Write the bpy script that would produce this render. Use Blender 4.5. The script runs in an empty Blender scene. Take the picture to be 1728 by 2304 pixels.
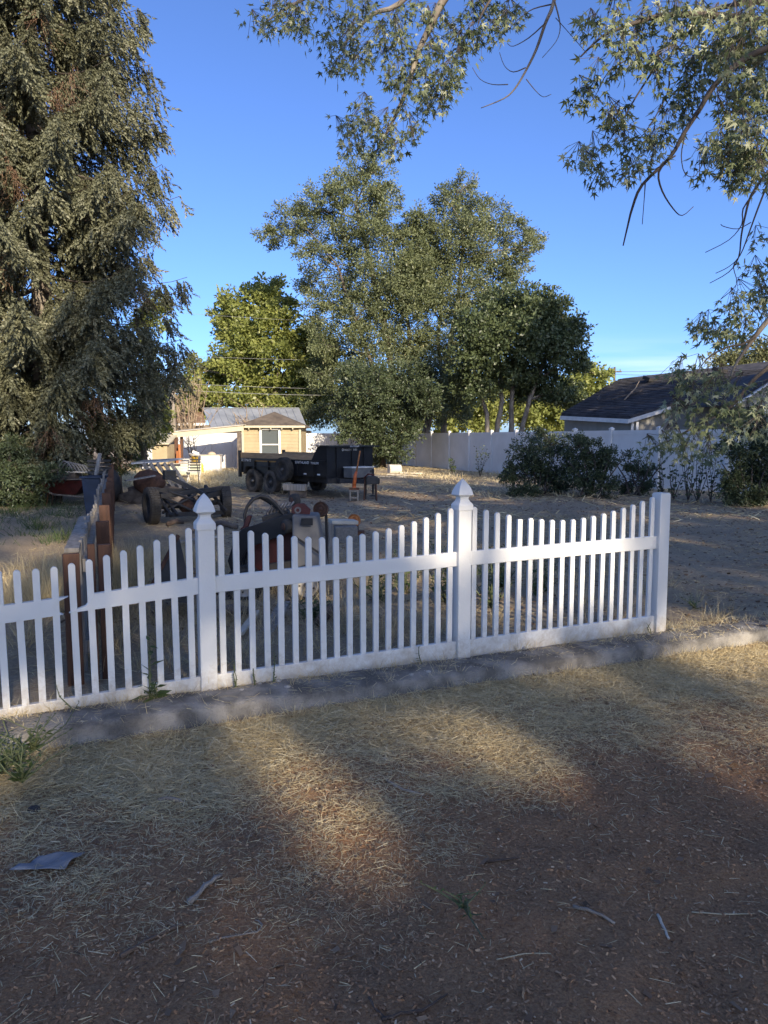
import bpy, math, random
import numpy as np
from mathutils import Vector, Matrix, noise as mnoise
R = math.radians
rng = np.random.default_rng(7)
random.seed(7)
C = bpy.context.scene.collection
SC = bpy.context.scene

# ------------------------------------------------------------------ camera
CAM_H, PITCH, FPX = 1.6, math.atan(167/1700.0), 1700.0
cam = bpy.data.cameras.new('camera'); cam_o = bpy.data.objects.new('camera', cam); C.objects.link(cam_o)
cam_o.location = (0, 0, CAM_H); cam_o.rotation_euler = (R(90)-PITCH, 0, 0)
cam.sensor_fit = 'VERTICAL'; cam.sensor_height = 34.6; cam.sensor_width = 25.95
cam.lens = 34.6*FPX/2304.0; cam.clip_start = 0.05; cam.clip_end = 3000
SC.camera = cam_o
# ------------------------------------------------------------------ sky, sun, exposure
SUN_AZ, SUN_EL = 155.0, 20.0          # sun behind the camera, to the right
w = bpy.data.worlds.new('World'); SC.world = w; w.use_nodes = True
nt = w.node_tree; nt.nodes.clear()
out = nt.nodes.new('ShaderNodeOutputWorld'); bg = nt.nodes.new('ShaderNodeBackground')
sky = nt.nodes.new('ShaderNodeTexSky'); sky.sky_type = 'NISHITA'; sky.sun_disc = False
sky.sun_elevation = R(SUN_EL); sky.sun_rotation = R(SUN_AZ)
sky.altitude = 2000; sky.air_density = 0.8; sky.dust_density = 6.0; sky.ozone_density = 6.0
# thin cirrus low over the horizon, all round
geo = nt.nodes.new('ShaderNodeTexCoord'); sep = nt.nodes.new('ShaderNodeSeparateXYZ')
nt.links.new(geo.outputs['Generated'], sep.inputs[0])
mp = nt.nodes.new('ShaderNodeMapping'); mp.inputs['Scale'].default_value = (2.2, 2.2, 26)
nt.links.new(geo.outputs['Generated'], mp.inputs[0])
cn = nt.nodes.new('ShaderNodeTexNoise'); cn.inputs['Scale'].default_value = 1.4; cn.inputs['Detail'].default_value = 6
nt.links.new(mp.outputs[0], cn.inputs['Vector'])
cr = nt.nodes.new('ShaderNodeMapRange'); cr.inputs[1].default_value = .46; cr.inputs[2].default_value = .68
nt.links.new(cn.outputs[0], cr.inputs[0])
er = nt.nodes.new('ShaderNodeMapRange'); er.inputs[1].default_value = .13; er.inputs[2].default_value = .075
nt.links.new(sep.outputs[2], er.inputs[0])
mu = nt.nodes.new('ShaderNodeMath'); mu.operation = 'MULTIPLY'
nt.links.new(cr.outputs[0], mu.inputs[0]); nt.links.new(er.outputs[0], mu.inputs[1])
mu2 = nt.nodes.new('ShaderNodeMath'); mu2.operation = 'MULTIPLY'; mu2.inputs[1].default_value = .55
nt.links.new(mu.outputs[0], mu2.inputs[0])
mx = nt.nodes.new('ShaderNodeMix'); mx.data_type = 'RGBA'
hs = nt.nodes.new('ShaderNodeHueSaturation'); hs.inputs['Saturation'].default_value = 1.02; hs.inputs['Hue'].default_value = .507
gm = nt.nodes.new('ShaderNodeGamma'); gm.inputs[1].default_value = .96
nt.links.new(sky.outputs[0], gm.inputs[0]); nt.links.new(gm.outputs[0], hs.inputs['Color'])
nt.links.new(mu2.outputs[0], mx.inputs[0]); nt.links.new(hs.outputs[0], mx.inputs[6]); mx.inputs[7].default_value = (4.0, 4.4, 5.0, 1)
nt.links.new(mx.outputs[2], bg.inputs[0]); bg.inputs[1].default_value = 0.132
nt.links.new(bg.outputs[0], out.inputs[0])
sl = bpy.data.lights.new('sun', 'SUN'); sl.energy = 3.7; sl.angle = R(0.5); sl.color = (1.0, .86, .66)
so = bpy.data.objects.new('sun', sl); C.objects.link(so)
sd = Vector((math.sin(R(SUN_AZ))*math.cos(R(SUN_EL)), math.cos(R(SUN_AZ))*math.cos(R(SUN_EL)), math.sin(R(SUN_EL))))
so.rotation_euler = sd.to_track_quat('Z', 'Y').to_euler(); so.location = sd*60
SC.view_settings.view_transform = 'Standard'; SC.view_settings.look = 'None'
SC.view_settings.exposure = 1.2; SC.view_settings.gamma = 1.0; SC.view_settings.use_curve_mapping = False
SC.cycles.use_denoising = True; SC.cycles.max_bounces = 6; SC.cycles.transparent_max_bounces = 4

# ------------------------------------------------------------------ helpers
_c, _s = math.cos(PITCH), math.sin(PITCH)
def at(px, py, Y):
    """photo measurement at a known distance Y (m) -> point in the place"""
    x = (px-864)/FPX; y = -(py-1152)/FPX
    b = _c+y*_s; d = y*_c-_s; t = Y/b
    return Vector((x*t, Y, CAM_H+d*t))
def gr(px, py, z=0.0):
    x = (px-864)/FPX; y = -(py-1152)/FPX
    b = _c+y*_s; d = y*_c-_s; t = (z-CAM_H)/d
    return Vector((x*t, b*t, z))

def link(o, parent=None):
    C.objects.link(o)
    if parent is not None: o.parent = parent
    return o
def tag(o, label, cat, group=None, kind=None):
    if label: o['label'] = label
    if cat: o['category'] = cat
    if group: o['group'] = group
    if kind: o['kind'] = kind
    return o
def empty(name, loc, label, cat, group=None, rz=0):
    o = bpy.data.objects.new(name, None); o.location = loc; o.rotation_euler = (0, 0, rz); o.empty_display_size = .2
    link(o); return tag(o, label, cat, group)
def np_mesh(name, V, F, mat, tint=None, smooth=False):
    """V (n,3), F (m,k) arrays of one face size"""
    V = np.asarray(V, dtype=np.float32); F = np.asarray(F, dtype=np.int32)
    me = bpy.data.meshes.new(name); k = F.shape[1]
    me.vertices.add(len(V)); me.vertices.foreach_set('co', V.ravel())
    me.loops.add(F.size); me.loops.foreach_set('vertex_index', F.ravel())
    me.polygons.add(len(F)); me.polygons.foreach_set('loop_start', np.arange(0, F.size, k, dtype=np.int32))
    me.polygons.foreach_set('loop_total', np.full(len(F), k, dtype=np.int32))
    if smooth: me.polygons.foreach_set('use_smooth', np.ones(len(F), dtype=bool))
    if tint is not None:
        a = me.attributes.new('tint', 'FLOAT', 'FACE'); a.data.foreach_set('value', np.asarray(tint, dtype=np.float32))
    me.update(calc_edges=True); me.validate()
    if mat: me.materials.append(mat)
    return me
def scatter(tv, tf, rot, pos, scl):
    """template verts/faces placed N times; rot (N,3,3), pos (N,3), scl (N,) or (N,3)"""
    tv = np.asarray(tv, float); tf = np.asarray(tf)
    N = len(pos); scl = np.asarray(scl, float)
    if scl.ndim == 1: scl = np.repeat(scl[:, None], 3, 1)
    P = tv[None]*scl[:, None, :]
    V = np.einsum('nij,nvj->nvi', rot, P)+pos[:, None, :]
    F = tf[None]+(np.arange(N)*len(tv))[:, None, None]
    return V.reshape(-1, 3), F.reshape(-1, tf.shape[1])
def frames(d, roll=None):
    """rotation matrices whose local Y runs along d, random roll"""
    d = np.asarray(d, float); d = d/np.maximum(np.linalg.norm(d, axis=1, keepdims=True), 1e-6)
    ref = np.where(np.abs(d[:, 2:3]) > .9, np.array([[1., 0, 0]]), np.array([[0, 0, 1.]]))
    x = np.cross(d, ref); x /= np.linalg.norm(x, axis=1, keepdims=True); z = np.cross(x, d)
    if roll is not None:
        c, s = np.cos(roll)[:, None], np.sin(roll)[:, None]
        x, z = x*c+z*s, -x*s+z*c
    return np.stack([x, d, z], axis=2)
def vnoise(x, y, seed=0):
    """smooth value noise on numpy arrays"""
    xi = np.floor(x).astype(np.int64); yi = np.floor(y).astype(np.int64); xf = x-xi; yf = y-yi
    u = xf*xf*(3-2*xf); v = yf*yf*(3-2*yf)
    def h(a, b):
        n = (a*374761393+b*668265263+seed*1442695041) & 0xffffffff
        n = ((n ^ (n >> 13))*1274126177) & 0xffffffff
        return ((n ^ (n >> 16)) & 0xffff)/65535.0
    return (h(xi, yi)*(1-u)+h(xi+1, yi)*u)*(1-v)+(h(xi, yi+1)*(1-u)+h(xi+1, yi+1)*u)*v

def lap(mb, a, b, z0, z1, out_, step=.15, th=.10):
    """wall from a to b with lapped boards; out_ points outside"""
    a, b, out_ = Vector(a), Vector(b), Vector(out_).normalized(); z = z0; up = Vector((0, 0, 1))
    while z < z1-.01:
        e = min(z+step, z1); lo, hi_ = out_*.028, out_*.006; k = -out_*th
        mb.hexa([a+lo+up*z, b+lo+up*z, b+k+up*z, a+k+up*z, a+hi_+up*e, b+hi_+up*e, b+k+up*e, a+k+up*e]); z = e
class MB:
    def __init__(s): s.v = []; s.f = []
    def add(s, V, F):
        n = len(s.v); s.v += [tuple(p) for p in V]; s.f += [tuple(i+n for i in f) for f in F]; return s
    def box(s, c, d, rz=0, rx=0, ry=0, ch=0.0):
        x, y, z = d[0]/2, d[1]/2, d[2]/2
        M = Matrix.Translation(c) @ Matrix.Rotation(rz, 4, 'Z') @ Matrix.Rotation(ry, 4, 'Y') @ Matrix.Rotation(rx, 4, 'X')
        return s.hexa([M @ Vector(p) for p in ((-x,-y,-z),(x,-y,-z),(x,y,-z),(-x,y,-z),(-x,-y,z),(x,-y,z),(x,y,z),(-x,y,z))])
    def hexa(s, p):
        return s.add(p, [(0,3,2,1),(4,5,6,7),(0,1,5,4),(1,2,6,5),(2,3,7,6),(3,0,4,7)])
    def beam(s, a, b, wd, ht, up=(0, 0, 1)):
        a, b = Vector(a), Vector(b); d = (b-a).normalized(); x = d.cross(Vector(up))
        if x.length < 1e-4: x = Vector((1, 0, 0))
        x.normalize(); z = x.cross(d)
        x *= wd/2; z *= ht/2
        return s.hexa([a-x-z, a+x-z, b+x-z, b-x-z, a-x+z, a+x+z, b+x+z, b-x+z])
    def tube(s, pts, rad, n=6, cap=True):
        pts = [Vector(p) for p in pts]
        if not isinstance(rad, (list, tuple)): rad = [rad]*len(pts)
        V = []; F = []; px = None
        for i, p in enumerate(pts):
            d = (pts[min(i+1, len(pts)-1)]-pts[max(i-1, 0)]).normalized()
            if px is None:
                px = d.cross(Vector((0, 0, 1)))
                if px.length < 1e-3: px = d.cross(Vector((1, 0, 0)))
            px = (px-d*px.dot(d))
            if px.length < 1e-5: px = d.orthogonal()
            px.normalize(); q = d.cross(px)
            for k in range(n):
                a = 2*math.pi*k/n; V.append(p+(px*math.cos(a)+q*math.sin(a))*rad[i])
        for i in range(len(pts)-1):
            for k in range(n):
                F.append((i*n+k, i*n+(k+1) % n, (i+1)*n+(k+1) % n, (i+1)*n+k))
        if cap: F.append(tuple(range(n-1, -1, -1))); F.append(tuple((len(pts)-1)*n+k for k in range(n)))
        return s.add(V, F)
    def prism(s, poly, d):
        """3-D outline pushed along d"""
        d = Vector(d); n = len(poly); P = [Vector(p) for p in poly]
        V = P+[p+d for p in P]
        return s.add(V, [tuple(range(n-1, -1, -1)), tuple(range(n, 2*n))]+[(i, (i+1) % n, n+(i+1) % n, n+i) for i in range(n)])
    def lathe(s, prof, axis_o, axis, n=20):
        """prof [(r, h)...] about axis"""
        ax = Vector(axis).normalized(); x = ax.orthogonal().normalized(); y = ax.cross(x); o = Vector(axis_o); V = []; F = []
        for r, h in prof:
            for k in range(n):
                a = 2*math.pi*k/n; V.append(o+ax*h+(x*math.cos(a)+y*math.sin(a))*r)
        for i in range(len(prof)-1):
            for k in range(n): F.append((i*n+k, i*n+(k+1) % n, (i+1)*n+(k+1) % n, (i+1)*n+k))
        return s.add(V, F)
    def build(s, name, mat, parent=None, smooth=False, bevel=0.0, local=False):
        me = bpy.data.meshes.new(name)
        off = Vector((0, 0, 0))
        V = s.v
        if parent is not None and not local:
            inv = parent_world(parent).inverted(); V = [inv @ Vector(p) for p in s.v]
        me.from_pydata([tuple(v) for v in V], [], s.f); me.update()
        if mat: me.materials.append(mat)
        if smooth: me.polygons.foreach_set('use_smooth', [True]*len(me.polygons))
        o = link(bpy.data.objects.new(name, me), parent)
        if smooth == 'auto' or bevel:
            pass
        if bevel:
            b = o.modifiers.new('bevel', 'BEVEL'); b.width = bevel; b.segments = 2; b.limit_method = 'ANGLE'; b.angle_limit = R(40)
        return o
def parent_world(o):
    M = Matrix.Translation(o.location) @ o.rotation_euler.to_matrix().to_4x4()
    return parent_world(o.parent) @ M if o.parent is not None else M
def mesh_obj(name, me, parent=None):
    """np mesh given in place coordinates"""
    o = bpy.data.objects.new(name, me)
    if parent is not None:
        me.transform(parent_world(parent).inverted())
    return link(o, parent)

# ------------------------------------------------------------------ materials
def newmat(name):
    m = bpy.data.materials.new(name); m.use_nodes = True; n = m.node_tree; b = n.nodes['Principled BSDF']; return m, n, b
def pm(name, c1, c2=None, scale=8.0, rough=.7, bump=0.0, bscale=None, metal=0.0, detail=5, stretch=(1, 1, 1), spec=.4, lo=.35, hi=.65):
    m, n, b = newmat(name); b.inputs['Roughness'].default_value = rough; b.inputs['Metallic'].default_value = metal
    b.inputs['Specular IOR Level'].default_value = spec
    if c2 is None: c2 = tuple(x*.8 for x in c1)
    tc = n.nodes.new('ShaderNodeTexCoord'); mp = n.nodes.new('ShaderNodeMapping'); mp.inputs['Scale'].default_value = stretch
    n.links.new(tc.outputs['Object'], mp.inputs[0])
    t = n.nodes.new('ShaderNodeTexNoise'); t.inputs['Scale'].default_value = scale; t.inputs['Detail'].default_value = detail
    n.links.new(mp.outputs[0], t.inputs['Vector'])
    r = n.nodes.new('ShaderNodeValToRGB'); r.color_ramp.elements[0].position = lo; r.color_ramp.elements[1].position = hi
    r.color_ramp.elements[0].color = (*c1, 1); r.color_ramp.elements[1].color = (*c2, 1)
    n.links.new(t.outputs[0], r.inputs[0]); n.links.new(r.outputs[0], b.inputs['Base Color'])
    if bump:
        t2 = n.nodes.new('ShaderNodeTexNoise'); t2.inputs['Scale'].default_value = bscale or scale*4; t2.inputs['Detail'].default_value = 6
        n.links.new(mp.outputs[0], t2.inputs['Vector'])
        bp = n.nodes.new('ShaderNodeBump'); bp.inputs['Strength'].default_value = bump; bp.inputs['Distance'].default_value = .02
        n.links.new(t2.outputs[0], bp.inputs['Height']); n.links.new(bp.outputs[0], b.inputs['Normal'])
    return m
def leafmat(name, cols, trans=.3, rough=.55, spec=.35):
    """cols: list of (pos, rgb) over the per-leaf natural tint"""
    m, n, b = newmat(name); b.inputs['Roughness'].default_value = rough; b.inputs['Specular IOR Level'].default_value = spec
    a = n.nodes.new('ShaderNodeAttribute'); a.attribute_name = 'tint'
    r = n.nodes.new('ShaderNodeValToRGB'); e = r.color_ramp.elements
    e[0].position = cols[0][0]; e[0].color = (*cols[0][1], 1); e[1].position = cols[-1][0]; e[1].color = (*cols[-1][1], 1)
    for p, c in cols[1:-1]:
        k = e.new(p); k.color = (*c, 1)
    n.links.new(a.outputs['Fac'], r.inputs[0]); n.links.new(r.outputs[0], b.inputs['Base Color'])
    t = n.nodes.new('ShaderNodeBsdfTranslucent'); n.links.new(r.outputs[0], t.inputs[0])
    mxs = n.nodes.new('ShaderNodeMixShader'); mxs.inputs[0].default_value = trans
    n.links.new(b.outputs[0], mxs.inputs[1]); n.links.new(t.outputs[0], mxs.inputs[2])
    n.links.new(mxs.outputs[0], n.nodes['Material Output'].inputs['Surface'])
    return m
M = {}
M['vinyl'] = pm('white_vinyl', (.75, .74, .71), (.66, .655, .63), 2.2, .42, .05, 60, lo=.3, hi=.8)
def splash(m, ztop):
    n = m.node_tree; b = n.nodes['Principled BSDF']; src = b.inputs['Base Color'].links[0].from_socket
    tc = n.nodes.new('ShaderNodeTexCoord'); sp = n.nodes.new('ShaderNodeSeparateXYZ'); n.links.new(tc.outputs['Object'], sp.inputs[0])
    t = n.nodes.new('ShaderNodeTexNoise'); t.inputs['Scale'].default_value = 14; t.inputs['Detail'].default_value = 7; t.inputs['Roughness'].default_value = .75; n.links.new(tc.outputs['Object'], t.inputs['Vector'])
    mr = n.nodes.new('ShaderNodeMapRange'); mr.inputs[1].default_value = ztop; mr.inputs[2].default_value = -.02; mr.inputs[3].default_value = -.36; mr.inputs[4].default_value = .16; n.links.new(sp.outputs[2], mr.inputs[0])
    a = n.nodes.new('ShaderNodeMath'); a.operation = 'ADD'; n.links.new(mr.outputs[0], a.inputs[0]); n.links.new(t.outputs[0], a.inputs[1])
    r = n.nodes.new('ShaderNodeMapRange'); r.inputs[1].default_value = .34; r.inputs[2].default_value = .66; r.inputs[4].default_value = .75; n.links.new(a.outputs[0], r.inputs[0])
    x = n.nodes.new('ShaderNodeMix'); x.data_type = 'RGBA'; n.links.new(r.outputs[0], x.inputs[0]); n.links.new(src, x.inputs[6]); x.inputs[7].default_value = (.42, .35, .27, 1); n.links.new(x.outputs[2], b.inputs['Base Color'])
splash(M['vinyl'], .35)
M['vinyl_far'] = pm('white_vinyl_privacy', (.74, .73, .70), (.64, .63, .60), 1.3, .5, .04, 30)
M['bark'] = pm('grey_bark', (.16, .13, .10), (.07, .055, .045), 9, .9, .7, 26, stretch=(1, 1, .3))
M['bark_pale'] = pm('pale_bark', (.30, .26, .21), (.14, .115, .09), 7, .9, .6, 24, stretch=(1, 1, .3))
M['twig'] = pm('dry_twig', (.34, .26, .18), (.2, .15, .10), 6, .9)
M['twig_dark'] = pm('dark_twig', (.10, .08, .065), (.05, .042, .036), 6, .85)
M['wood_grey'] = pm('weathered_grey_wood', (.34, .31, .27), (.20, .18, .155), 5, .85, .4, 40, stretch=(6, 6, .6))
M['wood_brown'] = pm('brown_stained_wood', (.115, .052, .028), (.065, .03, .018), 4, .65, .3, 30, stretch=(5, 5, .5))
M['black_paint'] = pm('black_enamel', (.012, .013, .016), (.02, .02, .022), 4, .32, .05, 20)
M['black_dull'] = pm('dull_black_steel', (.025, .025, .026), (.05, .045, .04), 7, .6, .2, 40)
M['rubber'] = pm('tyre_rubber', (.028, .027, .026), (.07, .062, .052), 5, .85, .2, 60)
M['rubber_dusty'] = pm('dusty_tyre_rubber', (.05, .046, .042), (.16, .135, .11), 4, .9, .2, 60)
M['steel'] = pm('bare_steel', (.22, .215, .21), (.12, .11, .105), 10, .5, .1, 40, metal=.7)
M['rust'] = pm('rusty_iron', (.14, .07, .042), (.07, .036, .025), 14, .9, .4, 50)
M['rust_orange'] = pm('orange_rusty_iron', (.40, .17, .06), (.24, .09, .035), 14, .9, .4, 50)
M['red'] = pm('faded_red_paint', (.10, .02, .017), (.05, .013, .012), 6, .5, .1, 40)
M['orange'] = pm('orange_paint', (.62, .16, .045), (.40, .09, .03), 8, .45, .1, 40)
M['grey_plastic'] = pm('dusty_grey_plastic', (.11, .11, .112), (.19, .18, .165), 5, .6, .1, 40)
M['rim_white'] = pm('white_wheel_paint', (.55, .52, .46), (.36, .32, .27), 12, .55, .1, 50)
M['concrete'] = pm('old_concrete', (.30, .278, .245), (.13, .12, .106), 6, .92, .9, 70, detail=10, lo=.38, hi=.6)
M['pebble'] = pm('pebble', (.42, .40, .37), (.28, .26, .24), 5, .8)
M['yellow_wall'] = pm('cream_yellow_siding', (.62, .48, .25), (.54, .41, .21), 3, .8)
M['trim_cream'] = pm('cream_trim', (.56, .50, .36), (.48, .43, .31), 4, .7)
M['trim_white'] = pm('white_trim', (.76, .75, .72), (.66, .65, .62), 4, .6)
M['tan_wall'] = pm('tan_wall', (.50, .40, .28), (.43, .34, .24), 3, .85)
M['metal_roof'] = pm('grey_metal_roof', (.40, .42, .45), (.31, .33, .36), 1.2, .42, .05, 20, metal=.25)
M['red_roof'] = pm('red_brown_shingle', (.25, .15, .10), (.18, .11, .075), 6, .9, .4, 40)
M['plastic_white'] = pm('white_plastic', (.72, .70, .66), (.60, .58, .54), 5, .5)
M['yellow_plastic'] = pm('yellow_plastic', (.75, .50, .06), (.62, .40, .05), 5, .5)
M['pale_board'] = pm('pale_board', (.62, .56, .45), (.50, .45, .36), 5, .8, .1, 30)
M['ply'] = pm('sunbleached_plywood', (.46, .33, .20), (.34, .24, .15), 4, .8, .2, 30, stretch=(1, 1, 6))
M['cinder'] = pm('cinder_block', (.25, .235, .21), (.17, .16, .145), 30, .95, .6, 80)
M['blue_dark'] = pm('dark_blue_plastic', (.035, .05, .085), (.03, .04, .06), 5, .6)
M['letter'] = pm('white_lettering', (.75, .75, .75), (.7, .7, .7), 4, .5)
M['gold'] = pm('gold_stripe', (.55, .30, .08), (.48, .25, .07), 4, .5)
M['red_reflector'] = pm('red_reflector', (.5, .03, .03), (.42, .025, .025), 4, .3)
M['stone'] = pm('tan_stone', (.42, .36, .29), (.28, .24, .20), 5, .9, .5, 20)
M['paper'] = pm('weathered_paper', (.27, .27, .28), (.20, .20, .21), 5, .85, .3, 12)
M['stick'] = pm('weathered_stick', (.36, .31, .25), (.22, .18, .14), 9, .9, .4, 50)
M['stick_brown'] = pm('brown_stick', (.16, .11, .075), (.08, .055, .04), 9, .9, .4, 50)
M['dirt_wood'] = pm('rotten_scrap_wood', (.20, .16, .125), (.10, .08, .065), 6, .95, .5, 30)

m, n, b = newmat('window_glass'); b.inputs['Base Color'].default_value = (.10, .115, .12, 1); b.inputs['Roughness'].default_value = .08; b.inputs['Specular IOR Level'].default_value = .8; M['glass'] = m
def banded(name, c1, c2, period, axis='Z', rough=.8, noise_scale=3.0, bump=.5, dist=.03):
    """siding / shingle courses: fine horizontal relief"""
    m = pm(name, c1, c2, noise_scale, rough); n = m.node_tree; b = n.nodes['Principled BSDF']
    tc = n.nodes.new('ShaderNodeTexCoord'); sp = n.nodes.new('ShaderNodeSeparateXYZ'); n.links.new(tc.outputs['Object'], sp.inputs[0])
    d = n.nodes.new('ShaderNodeMath'); d.operation = 'DIVIDE'; d.inputs[1].default_value = period; n.links.new(sp.outputs[axis], d.inputs[0])
    fr = n.nodes.new('ShaderNodeMath'); fr.operation = 'FRACT'; n.links.new(d.outputs[0], fr.inputs[0])
    bp = n.nodes.new('ShaderNodeBump'); bp.invert = True; bp.inputs['Strength'].default_value = bump; bp.inputs['Distance'].default_value = dist
    n.links.new(fr.outputs[0], bp.inputs['Height']); n.links.new(bp.outputs[0], b.inputs['Normal'])
    return m
M['yellow_siding'] = pm('cream_yellow_lap_siding', (.43, .345, .21), (.35, .28, .17), 2.5, .8, .2, 20)
M['grey_siding'] = pm('grey_lap_siding', (.30, .29, .26), (.25, .245, .22), 2.5, .8, .2, 20)
M['shingle'] = banded('dark_shingle', (.080, .074, .076), (.035, .034, .038), .115, noise_scale=2.2, rough=.95, bump=1.0, dist=.10)
M['shingle_brown'] = banded('brown_shingle', (.17, .135, .10), (.09, .07, .055), .07, noise_scale=3, rough=.95, bump=.8)

# ground: bare red-brown soil, greyer and paler with dust and straw further in
m, n, b = newmat('bare_soil'); M['soil'] = m; b.inputs['Roughness'].default_value = .95; b.inputs['Specular IOR Level'].default_value = .15
tc = n.nodes.new('ShaderNodeTexCoord')
def gn(scale, detail=6, rough=.6):
    t = n.nodes.new('ShaderNodeTexNoise'); t.inputs['Scale'].default_value = scale; t.inputs['Detail'].default_value = detail; t.inputs['Roughness'].default_value = rough
    n.links.new(tc.outputs['Object'], t.inputs['Vector']); return t
def ramp(src, stops):
    r = n.nodes.new('ShaderNodeValToRGB'); e = r.color_ramp.elements
    e[0].position = stops[0][0]; e[0].color = (*stops[0][1], 1); e[1].position = stops[-1][0]; e[1].color = (*stops[-1][1], 1)
    for p, c in stops[1:-1]:
        k = e.new(p); k.color = (*c, 1)
    n.links.new(src, r.inputs[0]); return r
def mixc(f, a, bb):
    x = n.nodes.new('ShaderNodeMix'); x.data_type = 'RGBA'
    n.links.new(f, x.inputs[0]); n.links.new(a, x.inputs[6]); n.links.new(bb, x.inputs[7]); return x.outputs[2]
near = ramp(gn(2.2).outputs[0], [(.34, (.30, .175, .095)), (.52, (.39, .215, .105)), (.68, (.46, .225, .105))])
fine = ramp(gn(90, 4, .7).outputs[0], [(.36, (.14, .085, .05)), (.62, (.47, .30, .165))])
nearc = mixc(gn(60, 3).outputs[0], near.outputs[0], fine.outputs[0])
yard = ramp(gn(.9).outputs[0], [(.33, (.32, .24, .15)), (.5, (.42, .32, .20)), (.68, (.52, .40, .24))])
yfine = ramp(gn(34, 5, .7).outputs[0], [(.36, (.16, .13, .10)), (.64, (.44, .36, .26))])
yardc = mixc(gn(25, 3).outputs[0], yard.outputs[0], yfine.outputs[0])
sp = n.nodes.new('ShaderNodeSeparateXYZ'); n.links.new(tc.outputs['Object'], sp.inputs[0])
# the bare strip lies on the street side of the picket fence line
ln = n.nodes.new('ShaderNodeMath'); ln.operation = 'MULTIPLY_ADD'; ln.inputs[1].default_value = -.4325
n.links.new(sp.outputs[0], ln.inputs[0]); n.links.new(sp.outputs[1], ln.inputs[2])
wob = n.nodes.new('ShaderNodeMath'); wob.operation = 'MULTIPLY_ADD'; wob.inputs[1].default_value = 2.2
n.links.new(gn(.8).outputs[0], wob.inputs[0]); n.links.new(ln.outputs[0], wob.inputs[2])
rg = n.nodes.new('ShaderNodeMapRange'); rg.interpolation_type = 'SMOOTHSTEP'; rg.inputs[1].default_value = 3.9; rg.inputs[2].default_value = 6.4
n.links.new(wob.outputs[0], rg.inputs[0])
n.links.new(mixc(rg.outputs[0], nearc, yardc), b.inputs['Base Color'])
bp = n.nodes.new('ShaderNodeBump'); bp.inputs['Strength'].default_value = .8; bp.inputs['Distance'].default_value = .02
n.links.new(gn(70, 6, .7).outputs[0], bp.inputs['Height']); n.links.new(bp.outputs[0], b.inputs['Normal'])

M['straw'] = leafmat('dry_straw', [(0, (.34, .255, .135)), (.4, (.58, .46, .25)), (.75, (.70, .585, .345)), (1, (.76, .67, .45))], .2, .7)
M['chips'] = leafmat('bark_chips', [(0, (.12, .07, .04)), (.45, (.37, .205, .105)), (.8, (.48, .31, .175)), (1, (.60, .47, .31))], .05, .9)
M['brown_leaf'] = leafmat('fallen_leaves', [(0, (.10, .065, .04)), (.5, (.22, .14, .085)), (1, (.38, .27, .17))], .15, .8)
M['spruce'] = leafmat('blue_spruce_needles', [(0, (.06, .055, .03)), (.35, (.105, .108, .062)), (.7, (.165, .17, .105)), (1, (.27, .265, .18))], .10, .6, .3)
M['spruce_dead'] = leafmat('dead_spruce_needles', [(0, (.13, .075, .045)), (.6, (.26, .16, .10)), (1, (.36, .25, .17))], .15, .8)
M['elm'] = leafmat('elm_leaves', [(0, (.10, .12, .055)), (.5, (.175, .20, .095)), (.85, (.25, .27, .125)), (1, (.34, .31, .14))], .35, .45, .5)
M['maple'] = leafmat('silver_maple_leaves', [(0, (.10, .13, .06)), (.45, (.18, .215, .105)), (.8, (.31, .34, .19)), (1, (.48, .50, .33))], .35, .4, .5)
M['lime'] = leafmat('yellow_green_leaves', [(0, (.16, .19, .05)), (.5, (.29, .32, .09)), (1, (.42, .42, .14))], .42, .45, .5)
M['green'] = leafmat('green_leaves', [(0, (.055, .075, .035)), (.5, (.10, .13, .055)), (1, (.17, .20, .08))], .3, .45, .5)
M['pale_green'] = leafmat('pale_grey_green_leaves', [(0, (.11, .125, .06)), (.5, (.18, .19, .09)), (1, (.28, .27, .13))], .3)
M['shrub'] = leafmat('dark_shrub_leaves', [(0, (.045, .06, .03)), (.5, (.08, .105, .05)), (.9, (.125, .15, .07)), (1, (.20, .20, .10))], .25, .45, .5)
M['weed'] = leafmat('weed_leaves', [(0, (.04, .065, .02)), (.5, (.075, .11, .035)), (1, (.13, .16, .06))], .25)

# ------------------------------------------------------------------ the ground
def axis_pts(a, b, step, far_lo, far_hi, g=1.13):
    mid = list(np.arange(a, b, step)); lo = []; hi = []; x = a; s = step
    while x > far_lo: s *= g; x -= s; lo.append(x)
    x = mid[-1]; s = step
    while x < far_hi: s *= g; x += s; hi.append(x)
    return np.array(lo[::-1]+mid+hi)
FU = Vector((.918, .397, 0)).normalized(); FN = Vector((FU.y, -FU.x, 0))      # picket fence line and its street-side normal
FP1 = Vector((-1.10, 4.60, 0))
def gz(x, y):
    """ground height"""
    x = np.asarray(x, float); y = np.asarray(y, float)
    z = .055*(vnoise(x*.55+9, y*.55, 1)-.5)+.03*(vnoise(x*1.7, y*1.7, 2)-.5)+.028*(vnoise(x*6, y*6, 3)-.5)+.016*(vnoise(x*15, y*15, 4)-.5)
    d = (x-FP1.x)*FN.x+(y-FP1.y)*FN.y
    return z*np.clip(np.abs(d-.1)/.8, .2, 1)+.02*np.clip(-d/1.5, 0, 1)-.01-.075*np.clip((d-.2)/.22, 0, 1)
xs = axis_pts(-3.0, 3.9, .05, -600, 600); ys = axis_pts(1.5, 7.5, .05, -120, 1500)
GX, GY = np.meshgrid(xs, ys); GZ = gz(GX, GY)
V = np.stack([GX, GY, GZ], 2).reshape(-1, 3); nx, ny = len(xs), len(ys)
ii = (np.arange(ny-1)[:, None]*nx+np.arange(nx-1)[None]).ravel()
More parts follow.
